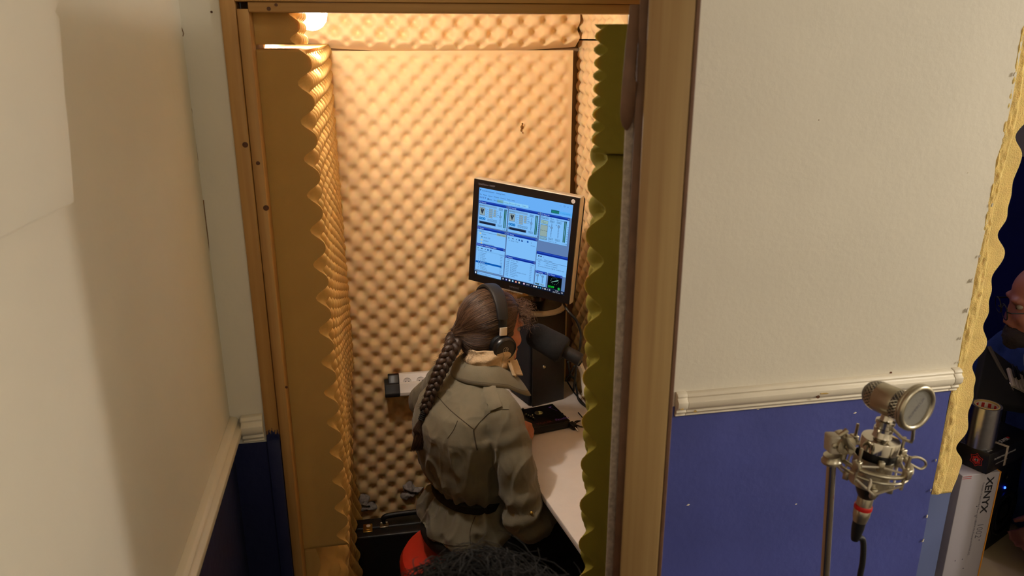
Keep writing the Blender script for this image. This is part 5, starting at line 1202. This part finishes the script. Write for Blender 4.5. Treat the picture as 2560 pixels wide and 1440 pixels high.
mb = MB(); mb.obox(at(2081, 1107, YM), R_, Y, -sdv, .0075, .009, .0135); obj('clamp_block', mb, M['silver'], sd_, bevel=.003)
mb = MB(); mb.lathe(at(2077, 1106, YM) - Y*.0088, -Y, [(.004, 0), (.004, .0015), (.002, .002)], 10); obj('screw', mb, M['nickel'], sd_, smooth=True)
for k in range(3):
    a_ = 2*PI*k/3+.5; e_ = Vector((fl0.x + math.cos(a_)*.24, fl0.y + math.sin(a_)*.24, .012)); mb = MB(); mb.tube([fl0 + Z*.20 + Vector((math.cos(a_), math.sin(a_), 0))*.012, fl0 + Z*.16 + Vector((math.cos(a_), math.sin(a_), 0))*.05, e_], .009, 12); obj('leg', mb, M['chrome'], sd_, smooth=True)
mb = MB(); mb.lathe(fl0 + Z*.145, Z, [(.018, 0), (.02, .005), (.02, .07), (.016, .075)], 18); obj('leg_collar', mb, M['blackm'], sd_, smooth=True)

# ------------------------------------------------------------------ gear beyond the broken wall
ZT = .47
tb = thing('table', 'cream topped table carrying the small speaker beyond the broken wall', 'table', (1.95, .3, 0))
mb = MB(); mb.hexa([(1.80, .12), (2.45, -.02+.12), (2.6, .95), (1.63, .95), (1.63, .13)][::1], ZT-.03, ZT); obj('table_top', mb, M['paper'], tb, bevel=.003)
for x, y in ((1.68, .90), (2.5, .88), (1.86, .16), (2.38, .16)):
    mb = MB(); mb.box((x-.02, y-.02, 0), (x+.02, y+.02, ZT-.03)); obj('leg', mb, M['black'], tb, bevel=.003)
# small active speaker
k0, k1 = atz(2462, 1380, ZT), atz(2523, 1334, ZT); ke = (k1-k0); ke.z = 0; ke.normalize(); kn = Vector((ke.y, -ke.x, 0)); ks0 = k1 - ke*.205
a2 = thing('active_speaker', 'small black speaker with a blue power light behind the white carton', 'loudspeaker', ks0 + ke*.1 - kn*.1)
SHT = .832-ZT
mb = MB(); mb.prism([ks0, ks0+ke*.205, ks0+ke*.205-kn*.19, ks0-kn*.19], (0, 0, SHT)); obj('cabinet', mb, M['blackm'], a2, bevel=.008, seg=3)
wc = ks0 + ke*.108 + Z*.128 + kn*.001
mb = MB(); mb.lathe(wc, kn, [(.084, -.002), (.084, .003), (.080, .006), (.074, .005), (.070, .001)], 44); obj('woofer_rim', mb, M['black'], a2, smooth=True)
mb = MB(); mb.lathe(wc, kn, [(.070, .001), (.064, .005), (.058, .0015), (.030, -.0005), (.022, .004), (.010, .008), (.0005, .009)], 40); obj('woofer_cone', mb, M['wind'], a2, smooth=True)
def onplane(x, y, o, n): d = ray(x, y); return CAM + d*((o-CAM).dot(n)/d.dot(n))
lp = onplane(2512, 1219, ks0 + kn*.001, kn)
mb = MB(); mb.lathe(lp, kn, [(.0042, -.001), (.0042, .0012), (.003, .0028), (.0004, .0034)], 14); obj('power_light', mb, M['led'], a2, smooth=True)
kp = onplane(2515, 1192, ks0 + kn*.001, kn)
mb = MB(); mb.lathe(kp, kn, [(.0135, -.001), (.0135, .001), (.011, .002), (.010, -.0015), (.0005, -.002)], 24); obj('volume_knob', mb, M['black'], a2, smooth=True)
# white mixer carton
YW = .128; cA, cB, cC, cD = at(2404, 1186, YW), at(2503, 1183, YW), at(2358, 1440, YW), at(2447, 1440, YW)
ztp = (cA.z+cB.z)/2 ; xl0, xr0 = (cA.x+cC.x)/2, (cB.x+cD.x)/2
wb = thing('mixer_carton', 'white carton with black lettering and an orange edge leaning by the small speaker', 'carton', ((xl0+xr0)/2, YW+.03, 0))
mb = MB(); mb.box((xl0, YW, .0), (xr0-.0045, YW+.060, ztp)); obj('carton', mb, M['carton'], wb, bevel=.002)
mb = MB(); mb.box((xr0-.0043, YW-.0004, .0), (xr0, YW+.060, ztp)); obj('orange_edge', mb, M['orange'], wb, bevel=.0008)
ul = Vector((0, 0, -1)); vl = Vector((1, 0, 0))
def wbp(x, y): p = onplane(x, y, Vector((0, YW-.0008, 0)), Y); return p
t0_ = wbp(2480, 1191)
mb = MB(); text_on(mb, 'XENYX', Vector((t0_.x-.014, YW-.0008, ztp-.014)), ul, vl, .032, bold=.0006, stretch=1.16); obj('lettering', mb, M['ink'], wb)
mb = MB(); text_on(mb, '1002', Vector((t0_.x-.014, YW-.0008, ztp-.172)), ul, vl, .031, bold=-.0004, stretch=.86); obj('lettering', mb, M['greyink'], wb)
mb = MB(); text_on(mb, 'Premium 10-Input 2-Bus Mixer with XENYX Mic Preamps and British EQ', Vector((t0_.x-.026, YW-.0008, ztp-.03)), ul, vl, .0085); obj('lettering', mb, M['greyink'], wb)
for i, (x, y) in enumerate(((2442, 1266), (2438, 1290), (2406, 1398), (2408, 1421), (2388, 1402), (2448, 1350))):
    p = wbp(x, y); mb = MB(); mb.lathe(p, -Y, [(.002, 0), (.0018, .0004), (.0005, .0005)], 8); obj('print_dot', mb, M['greyink'], wb)
for dy in (.004, .010):
    mb = MB(); mb.box((xl0+.002, YW-.0003, ztp-dy-.0016), (xl0+.032, YW-.0001, ztp-dy)); obj('printed_line', mb, M['redink'], wb)
# black carton lying on the white carton and the speaker
zb = max(ztp, .832) + .001; b0 = atz(2465, 1187, zb); b1 = atz(2419, 1166, zb); b2 = atz(2560, 1165, zb)
d1 = b1-b0; d1.z = 0; w1_ = .10; d1.normalize(); d2_ = Vector((-d1.y, d1.x, 0)) if Vector((-d1.y, d1.x, 0)).x > 0 else Vector((d1.y, -d1.x, 0)); bh_ = at(2468, 1138, b0.y).z - zb
bk = thing('black_carton', 'black carton with a red emblem and grey strap under the tape roll', 'carton', b0 + d1*.05 + d2_*.1)
mb = MB(); mb.prism([b0, b0+d2_*.24, b0+d2_*.24+d1*w1_, b0+d1*w1_], (0, 0, bh_)); obj('carton', mb, M['blackcard'], bk, bevel=.0015)
nn = -d2_
em = b0 + d1*.034 + Z*bh_*.5 - d2_*.0008
mb = MB()
for r0_, r1_ in ((.021, .0185), (.0145, .006)):
    o_ = [em + (-d1)*(math.cos(a_)*r0_*(1 if k % 2 == 0 else .72)) + Z*(math.sin(a_)*r0_*(1.05 if k % 2 == 0 else .76)) for k, a_ in [(k, PI/2+2*PI*k/12) for k in range(12)]]
    i_ = [em + (-d1)*(math.cos(a_)*r1_*(1 if k % 2 == 0 else .72)) + Z*(math.sin(a_)*r1_*(1.05 if k % 2 == 0 else .76)) for k, a_ in [(k, PI/2+2*PI*k/12) for k in range(12)]]
    mb.add(o_+i_, [(k, (k+1) % 12, 12+(k+1) % 12, 12+k) for k in range(12)])
obj('emblem', mb, M['redink'], bk)
fb = b0 - d1*.0008
mb = MB(); text_on(mb, 'AT', em - d2_*.0006 - Z*.004 + d1*.006, -d1, Z, .010); text_on(mb, 'PROFESSIONAL HEADPHONES', fb + d2_*.028 + Z*bh_*.60, d2_, Z, .0085); text_on(mb, 'closed back studio monitor', fb + d2_*.04 + Z*bh_*.34, d2_, Z, .006); text_on(mb, 'SUPER', b0 + d2_*.10 + d1*.022 + Z*(bh_+.0008), d2_, d1, .016, bold=.0004); text_on(mb, 'HD 660', b0 + d2_*.008 + d1*.010 + Z*(bh_+.0008), d2_, d1, .007)
obj('lettering', mb, M['whiteink'], bk)
mb = MB(); p = b0 + d2_*.142 + d1*.026 + Z*(bh_+.0008); mb.add([p, p+d2_*.012, p+d2_*.012+d1*.008, p+d1*.008], [(0, 1, 2, 3)]); obj('red_mark', mb, M['redink'], bk)
mb = MB(); q = b0 + d2_*.085
mb.prism([q - d1*.002 + Z*.004, q + d2_*.012 - d1*.002 + Z*.004, q + d2_*.012 - d1*.002 + Z*(bh_+.002), q - d1*.002 + Z*(bh_+.002)], d1*.0015); mb.prism([q - d1*.002 + Z*(bh_+.0006), q + d2_*.012 - d1*.002 + Z*(bh_+.0006), q + d2_*.002 + d1*.07 + Z*(bh_+.0006), q - d2_*.010 + d1*.07 + Z*(bh_+.0006)], Z*.0015); obj('strap', mb, M['felt'], bk, bevel=.0005, seg=1)
# roll of foil tape on the black carton
zt2 = zb+bh_+.0005; tc0 = (atz(2424, 1120, zt2)+atz(2497, 1122, zt2))*.5; rt = (atz(2424, 1120, zt2)-atz(2497, 1122, zt2)).length/2*.97
tc0 = b0 + d1*.052 + d2_*.035; tc0.z = zt2
cc_ = atz(2460, 1118, zt2); tc0 = Vector((cc_.x, cc_.y + .02, zt2)); hT = at(2460, 1026, tc0.y-.03).z - zt2
tr_o = thing('tape_roll', 'roll of shiny aluminium tape standing on the black carton', 'tape roll', tc0)
mb = MB(); mb.lathe(tc0, Z, [(rt*.84, 0), (rt, 0), (rt, hT), (rt*.84, hT)], 44, cap=False); obj('foil', mb, M['foil'], tr_o, smooth=True)
mb = MB(); mb.lathe(tc0, Z, [(rt*.835, hT+.0012), (rt*.76, hT+.0012), (rt*.76, 0), (rt*.835, 0), (rt*.835, hT+.0012)], 44, cap=False); co_ = obj('core', mb, M['card'], tr_o, smooth=True)
mb = MB(); mb.lathe(tc0, Z, [(rt*.757, hT-.004), (rt*.757, .002)], 44, cap=False); obj('liner', mb, M['liner'], co_, smooth=True)
mb = MB()
for k in range(11):
    for j in range(3):
        a_ = 2*PI*(k+.5*(j % 2))/11; z_ = hT-.014-j*.022
        pts = [tc0 + Vector((math.cos(a_+da)*rt*.752, math.sin(a_+da)*rt*.752, z_+dz)) for da, dz in ((-.14, -.007), (.0, -.007), (.14, -.007), (.14, .007), (0, .007), (-.14, .007))]
        mb.add(pts, [(0, 1, 4, 5), (1, 2, 3, 4)])
obj('print', mb, M['redink'], co_)
# keyboard in a black padded bag
kb0 = at(2452, 985, .28); kz = 1.06
kb = thing('keyboard_bag', 'black padded bag with a zip and piano keys showing under the bearded person', 'keyboard', (kb0.x+.3, .35, .98))
P_ = lambda x, y, Yd: at(x, y, Yd)
A0, A1, A2, A3 = P_(2440, 1000, .22), P_(2580, 1022, .22), P_(2590, 955, .34), P_(2468, 862, .40)
nb_ = (A1-A0).cross(A3-A0).normalized(); nb_ = nb_ if nb_.z > 0 else -nb_
mb = MB(); mb.prism([A0, A1, A2, A3], -nb_*.035); obj('bag', mb, M['trouser'], kb, bevel=.006, seg=3)
mb = MB(); z0_, z1_ = P_(2470, 868, .385) + nb_*.004, P_(2516, 955, .30) + nb_*.004; mb.obox((z0_+z1_)/2, z1_-z0_, nb_.cross(z1_-z0_), nb_, (z1_-z0_).length/2, .006, .003); zp = obj('zip', mb, M['zip'], kb, bevel=.001)
mb = MB(); mb.ell(P_(2521, 963, .29) + nb_*.008, X, Y, Z, .006, .006, .006, 10, 6); mb.tube([P_(2523, 966, .285) + nb_*.008, P_(2528, 988, .27) + nb_*.010], .0026, 8); obj('zip_pull', mb, M['chrome'], zp, smooth=True)
k0_, k1_ = P_(2516, 938, .31) + nb_*.006, P_(2590, 978, .30) + nb_*.006; kd = (k1_-k0_).normalized(); ku = nb_.cross(kd); ku = ku if ku.y > 0 else -ku
for k in range(7):
    mb = MB(); c = k0_ + kd*(.012+.0165*k) - ku*.008; mb.obox(c, kd, ku, nb_, .0072, .034, .005); obj('white_key', mb, M['ivory'], kb, bevel=.0012)
for k in range(5):
    mb = MB(); c = k0_ + kd*(.020+.0165*(k+(k > 1))) + ku*.018 + nb_*.007; mb.obox(c, kd, ku, nb_, .0042, .024, .006); obj('black_key', mb, M['blacks'], kb, bevel=.0012)
# stand legs that carry the bag
for x_, y_ in ((A0.x+.02, .30), (A1.x, .30)):
    mb = MB(); mb.tube([(x_, y_, max(ZT, 0)+.0), (x_, y_+.02, A0.z-.03)], .009, 10); obj('prop', mb, M['black'], kb, smooth=True)
